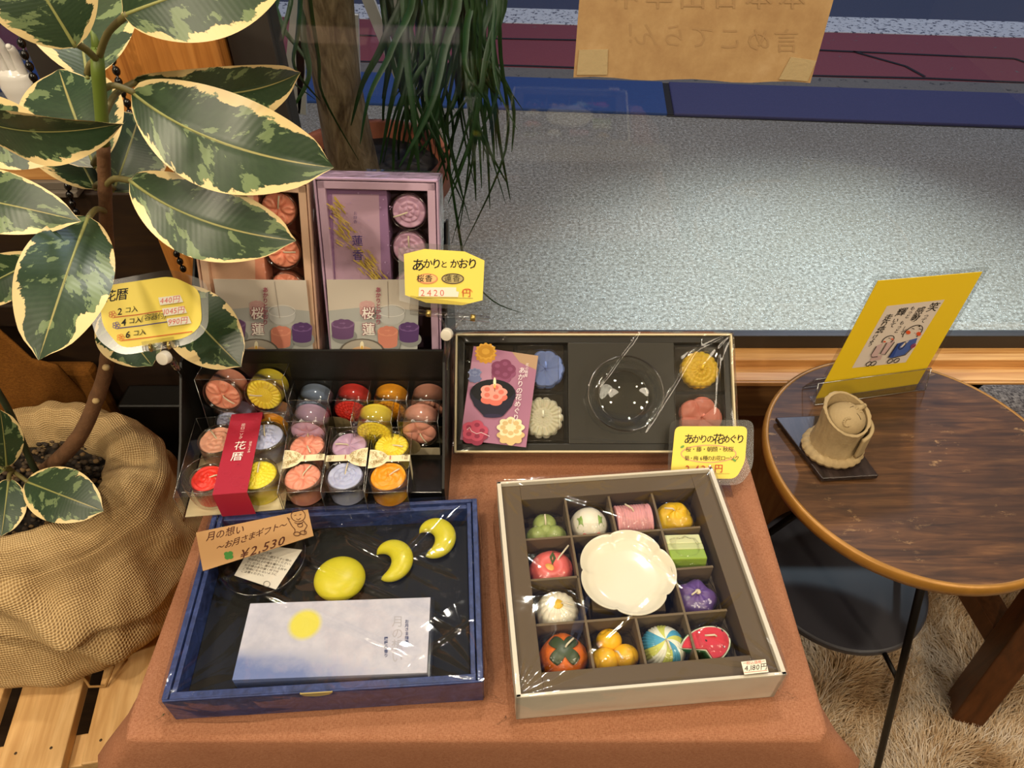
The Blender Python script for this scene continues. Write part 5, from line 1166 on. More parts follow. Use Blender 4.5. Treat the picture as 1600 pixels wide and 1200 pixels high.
def wickof(t, p0, d, L=.014, nm='wick'):
    p0 = Vector(p0); d = Vector(d); MB().use(WICKM).tube([p0 - Vector((0, 0, .002)), p0 + d * L * .3 + Vector((0, 0, .002)), p0 + d * L], .0009, 7).build(nm, t)
def sachet(t, s=.021, h=.034, seed=0):
    """little clear bag round the candle with a crimped end"""
    def f(u, v):
        a = 2 * math.pi * u; q = max(abs(math.cos(a)), abs(math.sin(a))); r = s * (1 / q * .45 + .62) * (1 - .55 * v ** 3); nz = noise.noise((3 * math.cos(a) + seed, 3 * math.sin(a), v * 3))
        return (r * (1 + .06 * nz) * math.cos(a), r * (1 + .06 * nz) * math.sin(a), .001 + h * v * (1 + .06 * nz) if v < 1 else h)
    MB().use(SACHET).grid(f, 40, 12, None, True).build('sachet', t)
W = wax
t = sweet(0, 0, 'pale green three lobed candle in the back left compartment', 0, -.004)
b = MB().use(W('#9aa85e'))
for a in (90, 210, 330): b.ball((.0098 * math.cos(R(a)), .0098 * math.sin(R(a)), .0105), (.0125, .0118, .0115), 22, 16)
b.ball((0, 0, .013), (.008, .008, .009), 16, 12); b.build('wax', t); wickof(t, (0, .002, .020), (0, .7, .5)); sachet(t, .020, .027, 1)
t = sweet(1, 0, 'white rabbit bun candle with green ears and pink eyes in the back row', -.001, -.002)
dome(.0195, .033)(b := MB().use(W('#e9e3cf'))); hb_ = b.build('wax', t)
b = MB().use(W('#8fae55'))
def onD(a, ph, up=.0003, Rr=.0195, H=.033): return Vector((Rr * math.cos(ph) ** .85 * math.cos(a), Rr * math.cos(ph) ** .85 * math.sin(a), H * .36 + H * .64 * math.sin(ph))) * (1 + up * 20)
for s in (-1, 1):
    P = [onD(R(-90 + s * aa), R(pp)) for aa, pp in ((30, 40), (40, 56), (66, 68), (100, 68), (92, 52), (58, 38))]; b.add([*P, onD(R(-90 + s * 66), R(59), .0012)], [(i, (i + 1) % 6, 6) for i in range(6)])
b.build('ear', t)
b = MB().use(W('#d9756c')); [b.ball(onD(R(-90 + s * 24), R(30)), .0023, 10, 8) for s in (-1, 1)]; b.build('eye', t); sachet(t, .021, .034, 2)
t = sweet(2, 0, 'pink ribbed roll candle in the back row', -.001, -.002)
MB().use(W('#d99a9c')).grid(lambda u, v: ((v - .5) * .036, (.0165 + .0009 * abs(math.sin(v * 13 * math.pi))) * math.cos(6.2832 * u), .0172 + (.0165 + .0009 * abs(math.sin(v * 13 * math.pi))) * math.sin(6.2832 * u)), 40, 78, None, True).lathe([(0, -.018), (.0166, -.018)], 40, Matrix.Translation((0, 0, .0172)) @ Matrix.Rotation(R(90), 4, 'Y')).lathe([(0, .018), (.0166, .018)], 40, Matrix.Translation((0, 0, .0172)) @ Matrix.Rotation(R(90), 4, 'Y')).build('wax', t)
wickof(t, (0, 0, .0345), (-.6, .6, .15)); sachet(t, .0215, .035, 3)
t = sweet(3, 0, 'yellow folded petal bun candle in the back right compartment', -.003, -.001)
b = MB().use(W('#e8b91e')); dome(.0195, .030, lambda a, p: 1 + .05 * math.cos(3 * a + 5 * p) - .05 * abs(math.sin(2.5 * a + 2.2 * p)) ** 6, 80, 34)(b)
for k, (a, ph) in enumerate(((20, 40), (95, 30), (170, 38), (240, 28), (310, 34), (60, 68), (200, 66))): b.ball(onD(R(a), R(ph), -.016, .0195, .030), (.0088, .0088, .0068), 14, 10)
b.build('wax', t); wickof(t, (0, 0, .030), (-.8, .2, .1)); sachet(t, .021, .031, 4)
t = sweet(0, 1, 'coral pink camellia candle with yellow centre in the left column', 0, -.003)
def donut(u, v):
    a, p = 2 * math.pi * u, 2 * math.pi * v; rr = .0115 * (1 + .06 * math.sin(a * 2 + 1)); return ((.0095 + rr * math.cos(p)) * math.cos(a), (.0095 + rr * math.cos(p)) * math.sin(a), .0115 + .0115 * math.sin(p))
MB().use(W('#e26a62')).grid(donut, 60, 24, None, True).build('wax', t)
MB().use(W('#e8b060')).lathe([(0, .0225), (.0046, .0225), (.0052, .0215), (.0052, .012), (0, .012)], 20, Matrix.Translation((-.003, -.003, .0))).build('yellow_centre', t)
b = MB().use(W('#4c5a2c')); b.add([(.001, .001, .0205), (.005, .006, .0235), (.003, .014, .0235), (-.001, .008, .0235)], [(0, 1, 2, 3)]); b.build('leaf', t, solid=.0012); wickof(t, (.004, .002, .021), (.75, .8, .25), .020); sachet(t, .0212, .026, 5)
t = sweet(0, 2, 'white chrysanthemum candle with yellow centre in the left column', 0, -.003)
dome(.0205, .029, lambda a, p: 1 - .06 * (1 - abs(math.cos(8 * a + 2.5 * p)) ** .7), 128, 26)(b := MB().use(W('#e9e2cc'))); b.build('wax', t); MB().use(W('#e5b93a')).lathe([(0, .0308), (.004, .0302), (.0052, .028)], 16).build('yellow_centre', t); wickof(t, (.002, 0, .0305), (.8, -.3, .1)); sachet(t, .022, .031, 6)
t = sweet(3, 1, 'pale and bright green layered square candle in the right column', -.004, -.001)
TLT = Matrix.Translation((0, 0, .016)) @ Matrix.Rotation(R(-3), 4, 'Z') @ Matrix.Rotation(R(-12), 4, 'X')
b = MB().use(W('#d8d9a2')).b2((-.0175, .004, -.013), (.0175, .0165, .014), TLT).use(W('#c3c98c')).b2((-.0176, -.004, -.013), (.0176, .004, .0142), TLT).use(W('#93ae3c')).b2((-.0175, -.0165, -.013), (.0175, -.004, .0141), TLT); b.build('wax', t, bevel=.0012)
sachet(t, .0205, .033, 7)
t = sweet(3, 2, 'purple bellflower bun candle in the right column', -.004, -.001)
dome(.020, .027, lambda a, p: 1 + .07 * math.cos(5 * a) - .03 * abs(math.sin(2.5 * a)) ** .5, 90, 26)(b := MB().use(W('#6a4f8e'))); b.build('wax', t); MB().use(W('#d9c8a8')).ball((0, 0, .0275), (.0028, .0028, .0014), 12, 8).build('centre_dot', t); wickof(t, (0, 0, .0285), (-.75, -.4, .1), .010); sachet(t, .0215, .029, 8)
t = sweet(0, 3, 'orange persimmon candle with dark green calyx in the front left compartment', 0, -.001)
dome(.0215, .028, lambda a, p: 1 + .035 * math.cos(4 * a), 80, 26)(b := MB().use(W('#e2711d'))); b.build('wax', t)
b = MB().use(W('#3c4a26'))
def calyx(u, v):
    a = 2 * math.pi * u; k = .45 + .55 * min(1, 1.25 * abs(math.cos(2 * a))) ** 1.3; r = .0150 * v * k; ph = math.acos(min(1, (r / .0215) ** (1 / .85))); return (r * math.cos(a), r * math.sin(a), .0292 * .36 + .0292 * .64 * math.sin(ph) + .0004)
b.grid(calyx, 64, 8, Matrix.Rotation(R(42), 4, 'Z'), True); b.build('calyx', t, solid=.001); wickof(t, (0, 0, .0295), (.7, .6, .15), .013); sachet(t, .023, .029, 9)
t = sweet(1, 3, 'yellow candle of three round plums in the front row', 0, 0)
b = MB().use(W('#efb81c'))
for a, e in ((100, 1.0), (218, 1.05), (335, 1.02)): b.ball((.0112 * math.cos(R(a)), .0112 * math.sin(R(a)), .0112), (.0118 * e, .0108 * e, .0112), 22, 16)
b.build('wax', t); wickof(t, (.001, -.001, .018), (.35, -.8, .3), .012); sachet(t, .021, .025, 10)
t = sweet(2, 3, 'striped blue white and yellow green ball candle in the front row', 0, 0)
b = MB(); cols = ['#4fa0bf', '#e6e6d2', '#c8cc62', '#e6e6d2', '#4fa0bf', '#4fa0bf', '#c8cc62', '#e6e6d2', '#c8cc62', '#4fa0bf', '#e6e6d2', '#c8cc62']
for k in range(12):
    b.use(W(cols[k]))
    def seg(u, v, k=k):
        a = 2 * math.pi * (k + u) / 12; ph = lerp(-.8, math.pi / 2 - .01, v); a2 = a + .35 * ph; gk = 1 - .05 * (1 - abs(math.sin(3 * math.pi * u)) ** .6); r = .0205 * math.cos(ph) ** .85 * gk; return (r * math.cos(a2), r * math.sin(a2), .0105 + (.0185 if ph > 0 else .0145) * math.sin(ph))
    b.grid(seg, 18, 22)
b.build('wax', t); wickof(t, (0, 0, .029), (.15, -.9, .15), .012); sachet(t, .0215, .030, 11)
t = sweet(3, 3, 'red watermelon slice candle with green rind in the front right compartment', -.004, .001)
MT = Matrix.Translation((.0045, -.002, .014)) @ Matrix.Rotation(R(22), 4, 'Z') @ Matrix.Rotation(R(8), 4, 'X')
def wedge(rr):
    rr *= .86
    return [(-.010 * rr - .006, -.017 * rr)] + [(-.013 + .031 * rr * math.cos(t_), .0 + .0195 * rr * math.sin(t_)) for t_ in np.linspace(-1.25, 2.6, 26)] + [(-.017 * rr - .001, -.004 * rr)]
MB().use(W('#2f6b3a')).prism(wedge(1.0), -.012, .0095, MT, True).build('rind', t, bevel=.0015); MB().use(W('#dfe3c4')).prism(wedge(.95), .0094, .0108, MT).build('white_rind', t); MB().use(W('#c93040')).prism(wedge(.88), .0100, .0125, MT).build('red_flesh', t, bevel=.0006)
b = MB().use(W('#2a1414'))
for x, y in ((.006, .010), (.011, -.003), (-.010, .0035), (.001, -.008), (.0085, .0045)): b.ball((0, 0, 0), (.0008, .0013, .0004), 8, 6, MT @ Matrix.Translation((x, y, .0126)))
b.build('seed', t); wickof(t, MT @ Vector((.002, .002, .0125)), (-.9, .1, .05), .013); sachet(t, .0215, .029, 12)
pl = thing('flower_plate', 'white five petal porcelain plate in the middle of the compartments', 'plate', MW @ Matrix.Translation((.0015, .001, .026)) @ Matrix.Rotation(R(-6), 4, 'Z'))
MB().use(BRN).b2((-.034, -.034, -.0198), (.034, .034, -.0002)).build('cushion_card', pl, bevel=.001)
def plate(u, v):
    a = 2 * math.pi * u; lob = 1 + .10 * (abs(math.cos(2.5 * a)) ** .6 - .7); P = [(0, .0015), (.018, .0015), (.030, .0028), (.038, .0062), (.0435, .0118), (.0450, .0128), (.0452, .0118), (.040, .005), (.030, .0002), (0, 0)]
    r = float(np.interp(v, np.linspace(0, 1, len(P)), [p[0] for p in P])); z = float(np.interp(v, np.linspace(0, 1, len(P)), [p[1] for p in P])); k = sstep(.012, .045, r); return (r * lerp(1, lob, k) * math.cos(a), r * lerp(1, lob, k) * math.sin(a), z)
MB().use(plain('white_glaze', '#e6dfc8', .15, spec=.6)).grid(plate, 120, 36, None, True).build('plate', pl)
# clear fork pick resting on the divider by the persimmon
fp = thing('fork_pick', 'small clear plastic sweets pick resting on the divider above the persimmon candle', 'pick', MW @ Matrix.Translation((g[1] - .004, g[1] + .004, zd + .0006)) @ Matrix.Rotation(R(-28), 4, 'Z'))
MB().use(ACRYL).prism([(-.0015, .022), (.0015, .022), (.004, .012), (.003, .002), (.006, -.012), (.005, -.030), (.003, -.016), (.0, -.016), (-.001, -.030), (-.004, -.012), (-.003, .002), (-.0025, .012)], 0, .0010).build('pick', fp, label='clear plastic pick')
# price sticker on the film
o, n = Vector(MW @ Vector((0, 0, wh + .0042))), Vector((0, 0, 1))
sk = thing('price_sticker', 'small white price sticker with red print on the front right of the white box', 'sticker', tuple(Pl(1180, 1043, o, n)))
SQ = [(1158, 1034), (1196, 1030), (1201, 1050), (1163, 1054)]
slabpx(SQ, o, n, plain('sticker_paper', '#e6dcc4', .5), .0002, 'paper', sk); S = Sheet(lambda x, y: Pl(x, y, o, n), n)
S.text('税込価格', 1166, 1036.5, 6, '#c9503a', (1, -.1), (0, -1)); S.line([(1161, 1036.5), (1166, 1036)], .6, '#c9503a'); S.line([(1190, 1033.5), (1195, 1033)], .6, '#c9503a'); S.line([(1163, 1051), (1199, 1047.5)], .6, '#c9503a')
S.text('4,180円', 1163.5, 1044.5, 11.5, '#2e2a20', (.98, -.1), (.05, -1)); S.build('print', sk)

# ================================================================== moon gift box
MM = Matrix.Translation((-.1635, .3580, TZ + .0004)) @ Matrix.Rotation(R(3.6), 4, 'Z')
mw, ml, mh = .267, .190, .037; mX, mY = mw / 2, ml / 2
mb = thing('moon_gift_box', 'navy blue gift box with yellow moon candles and an incense packet on black card', 'gift box', MM)
def navy():
    t = NT('navy_paper'); nz = t.noise(t.coord(), 70, 4, .6, 2); t.l(t.ramp(nz.outputs[0], [(.35, '#1d2a55'), (.55, '#2a3a6e'), (.7, '#3a4a80')]), t.b.inputs['Base Color']); t.set(Roughness=.5); return t.m
NAV = navy()
b = MB().use(NAV)
for sx in (-1, 1):
    b.b2((sx * mX, -mY, 0), (sx * (mX - .005), mY, mh)); b.b2((sx * (mX - .0062), -mY + .004, 0), (sx * (mX - .0105), mY - .004, mh - .0015))
b.b2((-mX + .005, mY - .004, 0), (mX - .005, mY, mh)).b2((-mX, -mY, 0), (mX, mY, .002)); b.b2((-mX + .0105, mY - .009, 0), (mX - .0105, mY - .004, mh - .004)); b.build('outer_box', mb, bevel=.0006)
b = MB().use(NAV).b2((-mX + .001, -mY - .0018, 0), (mX - .001, -mY, mh)); b.b2((-mX + .0062, -mY + .0001, mh - .0025), (mX - .0062, -mY + .006, mh - .0005)); b.build('front_flap', mb, bevel=.0004)
MB().use(plain('gold_edge', '#b09a5c', .5)).tube([(-.006 + .013 * math.cos(t_), -mY - .0020, mh + .0002 - .006 * math.sin(t_)) for t_ in np.linspace(0.0, math.pi, 14)], .0007, 6).prism([(-.006 + .0125 * math.cos(t_), mh + .0003 - .0055 * math.sin(t_)) for t_ in np.linspace(0, math.pi, 14)], 0, .0008, frameM((0, -mY - .0018, 0), Vector((1, 0, 0)), Vector((0, 0, 1)), Vector((0, -1, 0)))).build('thumb_notch', mb, label='gold edged thumb notch')
ti = MB().use(plain('tray_black', '#0f0e0c', .6, spec=.25)); zt2 = .012; ti.b2((-mX + .0107, -mY + .0063, .0021), (mX - .0107, mY - .0092, zt2)); ti.build('insert_tray', mb, bevel=.0005)
film_box(mb, mw, ml + .003, 0, mh, .0018, 7, True, 1.5, ((-.01, .07, .12, .0, .385, .004), (-.03, .03, .115, -.05, .385, .0045), (-.07, .0, .10, -.085, .385, .004), (.01, .05, .10, -.01, .40, .003), (-.10, .055, .06, .08, .34, .003), (.05, .02, .10, .08, .64, .003), (.07, -.08, .125, -.04, .64, .003)))
WY = W('#cfc62e')
def mloc(px, py, z): v = MM.inverted() @ Pz(px, py, TZ + .0004 + z); return v
v = mloc(531, 905, zt2 + .010)
fm_ = thing('moon_candle', 'yellow full moon candle in the navy gift box', 'candle', MM @ Matrix.Translation((v.x, v.y, zt2)), 'moon candles in the navy box')
MB().use(WY).grid(lambda u, w_: (lambda ph, a: (.0245 * math.cos(ph) ** .8 * math.cos(a), .0235 * math.cos(ph) ** .8 * math.sin(a), .0105 + (.0125 if ph > 0 else .0095) * math.sin(ph)))(lerp(-math.pi / 2, math.pi / 2, w_), 2 * math.pi * u), 48, 24, None, True).build('wax', fm_)
def cres(px, py, rpx, off, kk, rot, label, W_=.65):
    v = mloc(px, py, zt2 + .006); t = thing('moon_candle', label, 'candle', MM @ Matrix.Translation((v.x, v.y, zt2)) @ Matrix.Rotation(R(rot), 4, 'Z'), 'moon candles in the navy box'); n = 40; span = R(118)
    def f(u, w_):
        a = lerp(-span, span, w_); th = 2 * math.pi * u; q = max(.0, 1 - abs(w_ * 2 - 1) ** 2.2); half = rpx * .40 * q ** .8 + .0003; c = rpx - rpx * .38
        rad = c + half * math.cos(th); return (rad * math.cos(a), rad * math.sin(a), .0095 * q ** .5 * (.5 + .5 * math.sin(th)) * 1.6 + .0002)
    MB().use(WY).grid(f, 22, 44, None, True).build('wax', t); return t
cres(603, 878, .0262, 0, 0, 12, 'yellow crescent moon candle in the middle of the navy box')
cres(671, 843, .0262, 0, 0, 14, 'yellow crescent moon candle at the right of the navy box')
v = mloc(414, 880, zt2 + .004)
gd = thing('glass_dish', 'round clear dish at the left of the navy gift box', 'dish', MM @ Matrix.Translation((v.x, v.y, zt2 + .0003)))
MB().use(GLASS).lathe([(.001, 0), (.034, 0), (.0375, .002), (.0418, .0145), (.0408, .0145), (.036, .003), (.001, .0015)], 64).build('dish', gd); MB().use(RIMG).grid(lambda u, w_: ((.0411 + .0008 * math.cos(6.2832 * w_)) * math.cos(6.2832 * u), (.0411 + .0008 * math.cos(6.2832 * w_)) * math.sin(6.2832 * u), .0145 + .0008 * math.sin(6.2832 * w_)), 64, 6, None, True).build('rim', gd)
o, n = MM @ Vector((0, 0, zt2 + .0165)), Vector((0, 0, 1))
lf = thing('care_leaflet', 'small white leaflet of printed cautions lying on the clear dish', 'leaflet', tuple(Pl(420, 890, o, n)))
LQ = [(394, 850), (472, 859), (431, 921), (366, 899)]
slabpx(LQ, o, n, plain('white_paper', '#d6d0c2', .7), .0003, 'paper', lf); S = Sheet(lambda x, y: Pl(x, y, o, n), n)
for i, tx in enumerate(('使用上の注意', '火気の近くや燃えやすい物の', 'そばでは使わないでください。', '使用中はその場を離れない', 'でください。風の当たる所や', 'お子様の手の届く所では', 'ご使用にならないように', 'ご注意ください。')):
    a = .16 + i * .095; x = lerp(394, 366, a) + 5; y = lerp(850, 899, a) + 1.5; S.text(tx, x + 1, y, 5.0, '#55504a', (.97, .20), (.48, -.80), adv=1.0)
S.ring(417, 913, 5, 4.5, .7, '#6a655e'); S.build('print', lf)
# incense packet lying in front
A = [mloc(px, py, .0345) for px, py in ((386.5, 943), (671, 933), (669, 1051), (367, 1062))]
ctr = (A[0] + A[1] + A[2] + A[3]) / 4; aw = ((A[1] - A[0]).length + (A[2] - A[3]).length) / 2; al = ((A[0] - A[3]).length + (A[1] - A[2]).length) / 2; an_ = math.atan2((A[1] - A[0]).y + (A[2] - A[3]).y, (A[1] - A[0]).x + (A[2] - A[3]).x)
MI = MM @ Matrix.Translation((ctr.x, ctr.y, zt2 + .0002)) @ Matrix.Rotation(an_, 4, 'Z')
ip = thing('incense_packet', 'pale lavender incense packet with yellow moon picture in the navy gift box', 'incense box', MI)
def pkt():
    t = NT('moon_print'); tc = t.n('TexCoord'); sp_ = t.n('SeparateXYZ'); t.l(tc.outputs['Object'], sp_.inputs[0]); X_ = sp_.outputs[0]; Y_ = sp_.outputs[1]
    nz = t.noise(tc.outputs['Object'], 60, 5, .65); c = t.ramp(nz.outputs[0], [(.35, '#b2b3c4'), (.65, '#c6c5d2')])
    # blue wash in the lower left corner
    wsh = t.math('ADD', t.math('MULTIPLY', t.math('ADD', X_, .03), -9), t.math('MULTIPLY', t.math('ADD', Y_, .008), -26)); wsh = t.math('ADD', wsh, t.math('MULTIPLY', t.math('SUBTRACT', nz.outputs[0], .5), 1.2)); wm = t.n('MapRange'); t.l(wsh, wm.inputs[0]); wm.inputs[1].default_value = -.1; wm.inputs[2].default_value = .75; lo = t.n('MapRange'); t.l(Y_, lo.inputs[0]); lo.inputs[1].default_value = -.006; lo.inputs[2].default_value = -.018
    c = t.mix(t.math('MULTIPLY', t.math('MULTIPLY', wm.outputs[0], lo.outputs[0], True), .85), c, '#4f69a8')
    dx_ = t.math('ADD', X_, .029); dy_ = t.math('SUBTRACT', Y_, .013); d2 = t.math('SQRT', t.math('ADD', t.math('MULTIPLY', dx_, dx_), t.math('MULTIPLY', dy_, dy_))); mm_ = t.n('MapRange'); t.l(d2, mm_.inputs[0]); mm_.inputs[1].default_value = .0165; mm_.inputs[2].default_value = .0115; c = t.mix(mm_.outputs[0], c, '#d8cf4e')
    t.l(c, t.b.inputs['Base Color']); t.set(Roughness=.45); return t.m
MB().use(pkt()).b2((-aw / 2, -al / 2, 0), (aw / 2, al / 2, .0222)).build('packet', ip, bevel=.0004)
MB().use(CLEAR).b2((aw / 2 + .0003, -al / 2, .0), (aw / 2 + .004, al / 2, .0222)).build('clear_sleeve_end', ip)
o, n = MI @ Vector((0, 0, .0222)), Vector((0, 0, 1)); S = Sheet(lambda x, y: Pl(x, y, o, n), n)
S.text('お月さま線香', 635.5, 968, 6.4, '#33406e', (1, 0), (0, -1), True, 1.0, .02); S.text('燻夜の香り', 603, 995, 6.4, '#33406e', (1, 0), (0, -1), True, 1.02, .02)
SIL = plain('silver_ink', '#aaa8b2', .4); S.text('月の想い', 621, 962, 19, SIL, (1, 0), (.02, -1), True, .98, 0)
S.build('print', ip)
# kraft price card lying on the navy box corner
o, n = Vector((-.25, .405, TZ + .0475)), Vector((.02, .05, 1)).normalized()
kc = thing('kraft_price_card', 'brown kraft price card with handwriting and a little doodle on the navy box', 'price card', tuple(Pl(400, 845, o, n)))
KQ = [(306, 832), (481, 796), (490, 837), (317, 892)]
slabpx(KQ, o, n, plain('kraft_card', '#b08858', .75), .0006, 'card', kc); S = Sheet(lambda x, y: Pl(x, y, o, n), n); BRI = '#4a2415'
S.text('月の想い', 322, 840, 15.5, BRI, (.97, -.23), (.15, -.98), bold=.01, wob=.04); S.text('〜お月さまギフト〜', 338, 857, 14, BRI, (.95, -.33), (.22, -.95), adv=.92, bold=.01, wob=.04); S.text('¥2,530', 376, 867, 21, BRI, (1.04, -.35), (.26, -.95), adv=1.05, bold=.01)
for dx_, dy_ in ((-3, -2), (3, -3), (-2, 3), (3.5, 2.5)): S.ell(357 + dx_, 868 + dy_, 4, 3.6, '#3f7a36')
S.line([(357, 870), (356, 875)], 1, '#3f7a36')
S.ring(466, 806, 11, 9.5, 1, BRI, 0, 360); S.line([(460, 806), (463, 805)], .9, BRI); S.line([(468, 805), (471, 804)], .9, BRI); S.line([(463, 811), (466, 813), (470, 810)], .9, BRI)
S.line([(453, 812), (449, 809), (456, 822), (461, 828), (461, 833)], 1, BRI); S.line([(474, 814), (480, 822), (476, 829), (476, 834)], 1, BRI); S.line([(460, 817), (468, 820), (474, 816)], 1, BRI); S.ring(469, 821, 4, 3, .9, BRI); S.ring(464, 835, 5, 3, 1, BRI); S.ring(474, 833, 5, 3, 1, BRI)
S.build('handwriting', kc)

# ================================================================== yellow price tags in clear holders
YT = plain('yellow_tag', '#ecd455', .5)
CN = (CAM - Pd(692, 433, .7)).normalized()
def price_tag(label, ctr, d, n, poly, film, draw, ep=.0):
    o = Pd(*ctr, d); n = Vector(n).normalized(); t = thing('price_tag', label, 'price tag', tuple(o), 'yellow handwritten price tags')
    slabpx(poly, o, n, YT, .0004, 'card', t); slabpx(film, o - n * .0006, n, LAMI, .0002, 'laminate', t)
    S = Sheet(lambda x, y: Pl(x, y, o, n), n); draw(S); S.build('handwriting', t); return t, o, n
def rpoly(pts, r, k=4):
    out = []; n = len(pts)
    for i in range(n):
        p, a, c = Vector(pts[i]), Vector(pts[i - 1]), Vector(pts[(i + 1) % n]); A_ = p + (a - p).normalized() * min(r, (a - p).length / 2); C_ = p + (c - p).normalized() * min(r, (c - p).length / 2)
        for j in range(k + 1): q = j / k; out.append(tuple(A_ * (1 - q) ** 2 + p * 2 * q * (1 - q) + C_ * q * q))
    return out
BK, RD = '#1a1612', '#c0392b'
def d1(S):
    x = 643
    for ch, s, y in (('あ', 21, 414), ('か', 16, 412), ('り', 17, 412), ('と', 12, 413), (' ', 0, 0), ('か', 15, 412), ('お', 17, 412), ('り', 18, 412)):
        if ch == ' ': x += 5; continue
        S.text(ch, x, y, s, BK, (1, .02), (.08, -1), bold=.014); x += s * .83
    S.ell(668, 435.5, 16, 8, '#e2a070'); S.ell(668, 435, 14, 6.2, '#eebf78'); S.ring(668, 435.5, 15.5, 7.6, 1.4, '#d98a5c'); S.ell(707.5, 435.5, 17, 8, '#b5a46a'); S.ring(707.5, 435.5, 16.8, 7.6, 1.8, '#5a4a3a')
    S.text('桜香', 651, 435, 12, BK, (1, 0), (.03, -1), adv=1.08, bold=.008); S.text('蓮香', 694, 435, 12, '#4a4028', (1, 0), (.03, -1), adv=1.1, bold=.008)
    S.poly([(655, 449), (713, 449), (713, 455), (717, 456), (716, 464), (654, 463)], '#e9e2cf'); S.text('2420', 657.5, 457.5, 14, '#d2604f', adv=1.28); S.text('円', 722, 458, 14, RD); S.ring(730, 458, 8, 7, .9, '#d8682f', 180, 350); S.line([(651, 465), (739, 466)], .7, '#6a6040')
t1, o1, n1 = price_tag('yellow octagonal price tag for incense and candles in front of the lilac gift box', (692, 433), .735, (0, -.78, .62), [(631, 397), (663, 389), (726, 393), (757, 407), (754, 469), (722, 477), (666, 473), (633, 461)], [(622, 388), (660, 380), (728, 384), (766, 402), (765, 476), (724, 484), (664, 480), (624, 470)], d1)
def d2(S):
    e = ((.99, -.12), (.08, -.99)); S.text('花', 162, 464, 20, BK, *e, bold=.012); S.text('暦', 181, 461, 20, BK, *e, bold=.012)
    for i, (x, y, num, rest, c, lc) in enumerate(((184, 487, '2', 'コ入', '#d0704a', '#c2603a'), (190, 504, '4', 'コ入', '#6a5a98', '#55487e'), (197, 523, '6', 'コ入', '#dd7a3a', '#cf6a34'))):
        S.text(num, x, y, 15, BK, *e, bold=.015); S.text(rest, x + 11, y - 2, 10.5, BK, *e, adv=1.0, bold=.01)
        for k in range(5): S.ring(x - 8 + 3.4 * math.cos(k * 1.26), y + 4.5 + 3.4 * math.sin(k * 1.26), 2.4, 2.2, .9, c)
        S.line([(x - 6, y + 9), (x + 30, y + 5), (x + 104, y - 7 + i)], 1.6, lc)
    S.text('(容器付)', 222, 497, 11.5, '#2a2a20', *e, adv=.92)
    for x, y, s in ((250, 470, '440円'), (256, 487, '1045円'), (263, 503, '990円')):
        S.poly([(x - 2, y - 5), (x + 32, y - 9), (x + 37, y + 2), (x + 1, y + 7)], '#e6dfcc'); S.text(s, x + 1, y + .5, 12, '#d2564c', *e, adv=.95)
pl2 = rpoly([(154, 448), (268, 431), (312, 452), (316, 508), (292, 528), (190, 545), (160, 510)], 16)
t2, o2, n2 = price_tag('yellow rounded price tag in front of the rubber plant leaf above the candle packs', (235, 488), .655, (.12, -.74, .66), pl2, rpoly([(130, 446), (268, 420), (325, 440), (326, 515), (298, 538), (188, 556), (150, 530)], 18), d2)
def d3(S):
    x = 1068
    for ch, s in (('あ', 17), ('か', 14), ('り', 14), ('の', 13), ('花', 17), ('め', 14), ('ぐ', 14), ('り', 15)): S.text(ch, x, 686, s, BK, (1, 0), (.07, -1), bold=.012); x += s * .79
    S.ring(1107, 709, 43, 13.5, 1.6, '#e0a07a'); S.text('桜・藤・朝顔・秋桜', 1071, 702, 9, '#2c2a20', (1, 0), (.05, -1), adv=.92); S.text('菊・梅 6種のお花ローソク', 1069, 716, 8.2, '#2c2a20', (1, 0), (.05, -1), adv=.86)
    S.ell(1066, 698, 3.4, 1.8, '#6a9a4a', -.5); S.ell(1147, 719, 3.4, 1.8, '#6a9a4a', .6); S.text('2,420円', 1071, 732, 14, RD, (1, 0), (.05, -1), adv=1.25, bold=.006); S.line([(1085, 740), (1140, 740)], .5, '#a89850')
t3, o3, n3 = price_tag('yellow rounded price tag for flower candles between the black and white boxes', (1108, 706), .80, (0, -.62, .78), rpoly([(1055, 666), (1168, 666), (1164, 722), (1150, 748), (1047, 748)], 10), rpoly([(1047, 656), (1178, 656), (1177, 730), (1158, 758), (1042, 758)], 14), d3)
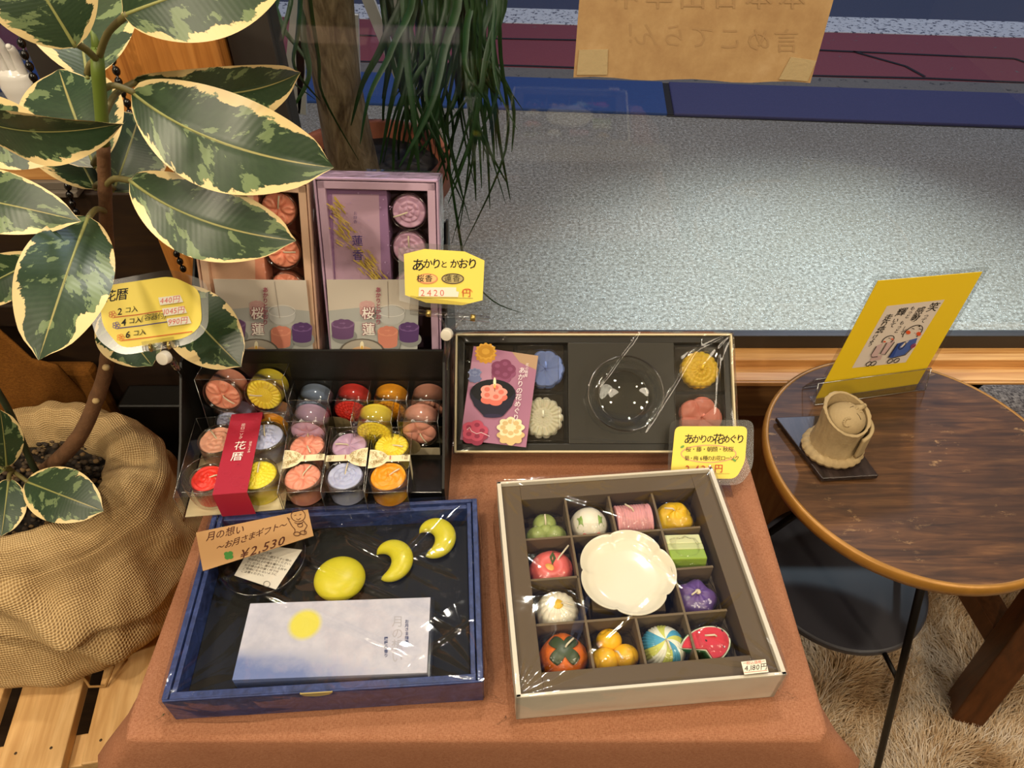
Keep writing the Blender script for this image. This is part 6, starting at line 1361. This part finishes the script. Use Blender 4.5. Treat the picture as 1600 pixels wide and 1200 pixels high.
# clear clip holders with white knobs
def clip(nm, label, o, n, A, B, K, knob, foot, tagpx):
    t = thing('sign_clip', label, 'sign clip', tuple(Pl(*K, o, n)), 'clear sign clips'); off = n * .002
    p = lambda q, e=0: Pl(*q, o, n) + n * e
    a, c = p(A, .003), p(B, .003); up = (p((A[0], A[1] - 10), .003) - a)
    MB().use(ACRYL).slab([p(tagpx[0], .0022), p(tagpx[1], .0022), p(tagpx[2], .0022), p(tagpx[3], .0022)], n, .0012).tube([a, c], .0030, 12).build('jaw', t, True)
    MB().use(plain('brass', '#b09a5a', .3, metal=.9)).tube([a.lerp(c, .20), a.lerp(c, .26)], .0036, 14).tube([a.lerp(c, .76), a.lerp(c, .82)], .0036, 14).build('spring', t, True)
    k = p(knob, -.002); MB().use(ACRYL).tube([a.lerp(c, .35), k], .0016, 8).tube([a.lerp(c, .68), k], .0016, 8).tube([k, Vector(foot)], .0032, 10).build('arm', t, True)
    kn_ = Pl(*knob, o, n); kd = Vector((-.15, -.85, .35)).normalized()
    MB().use(plain('white_plastic', '#d9d2c2', .4)).tube([kn_ + kd * .002, kn_ + kd * .009], [.0062, .0058], 20).build('knob', t, True, .0006)
    return t
clip('c', 'clear clip with white knob holding the octagonal price tag', o1, n1, (642, 487), (765, 499), (702, 505), (700, 520), (-.0705, .575, .815), [(642, 462), (768, 478), (765, 500), (640, 486)])
clip('c', 'clear clip with white knob holding the rounded price tag by the plant', o2, n2, (226, 545), (276, 538), (250, 545), (262, 556), (-.345, .560, .815), [(222, 534), (272, 526), (276, 540), (226, 548)])
bz = Pl(1120, 757, o3, n3)
MB().use(ACRYL).tube([Pl(1090, 752, o3, n3) - n3 * .003, Pl(1150, 752, o3, n3) - n3 * .003], .0022, 10).b2((bz.x - .02, bz.y - .004, TZ + .0005), (bz.x + .02, bz.y + .016, TZ + .003)).tube([Pl(1120, 752, o3, n3) - n3 * .003, (bz.x, bz.y + .006, TZ + .002)], .002, 8).build('tag_foot', t3, True, label='clear foot of the tag')
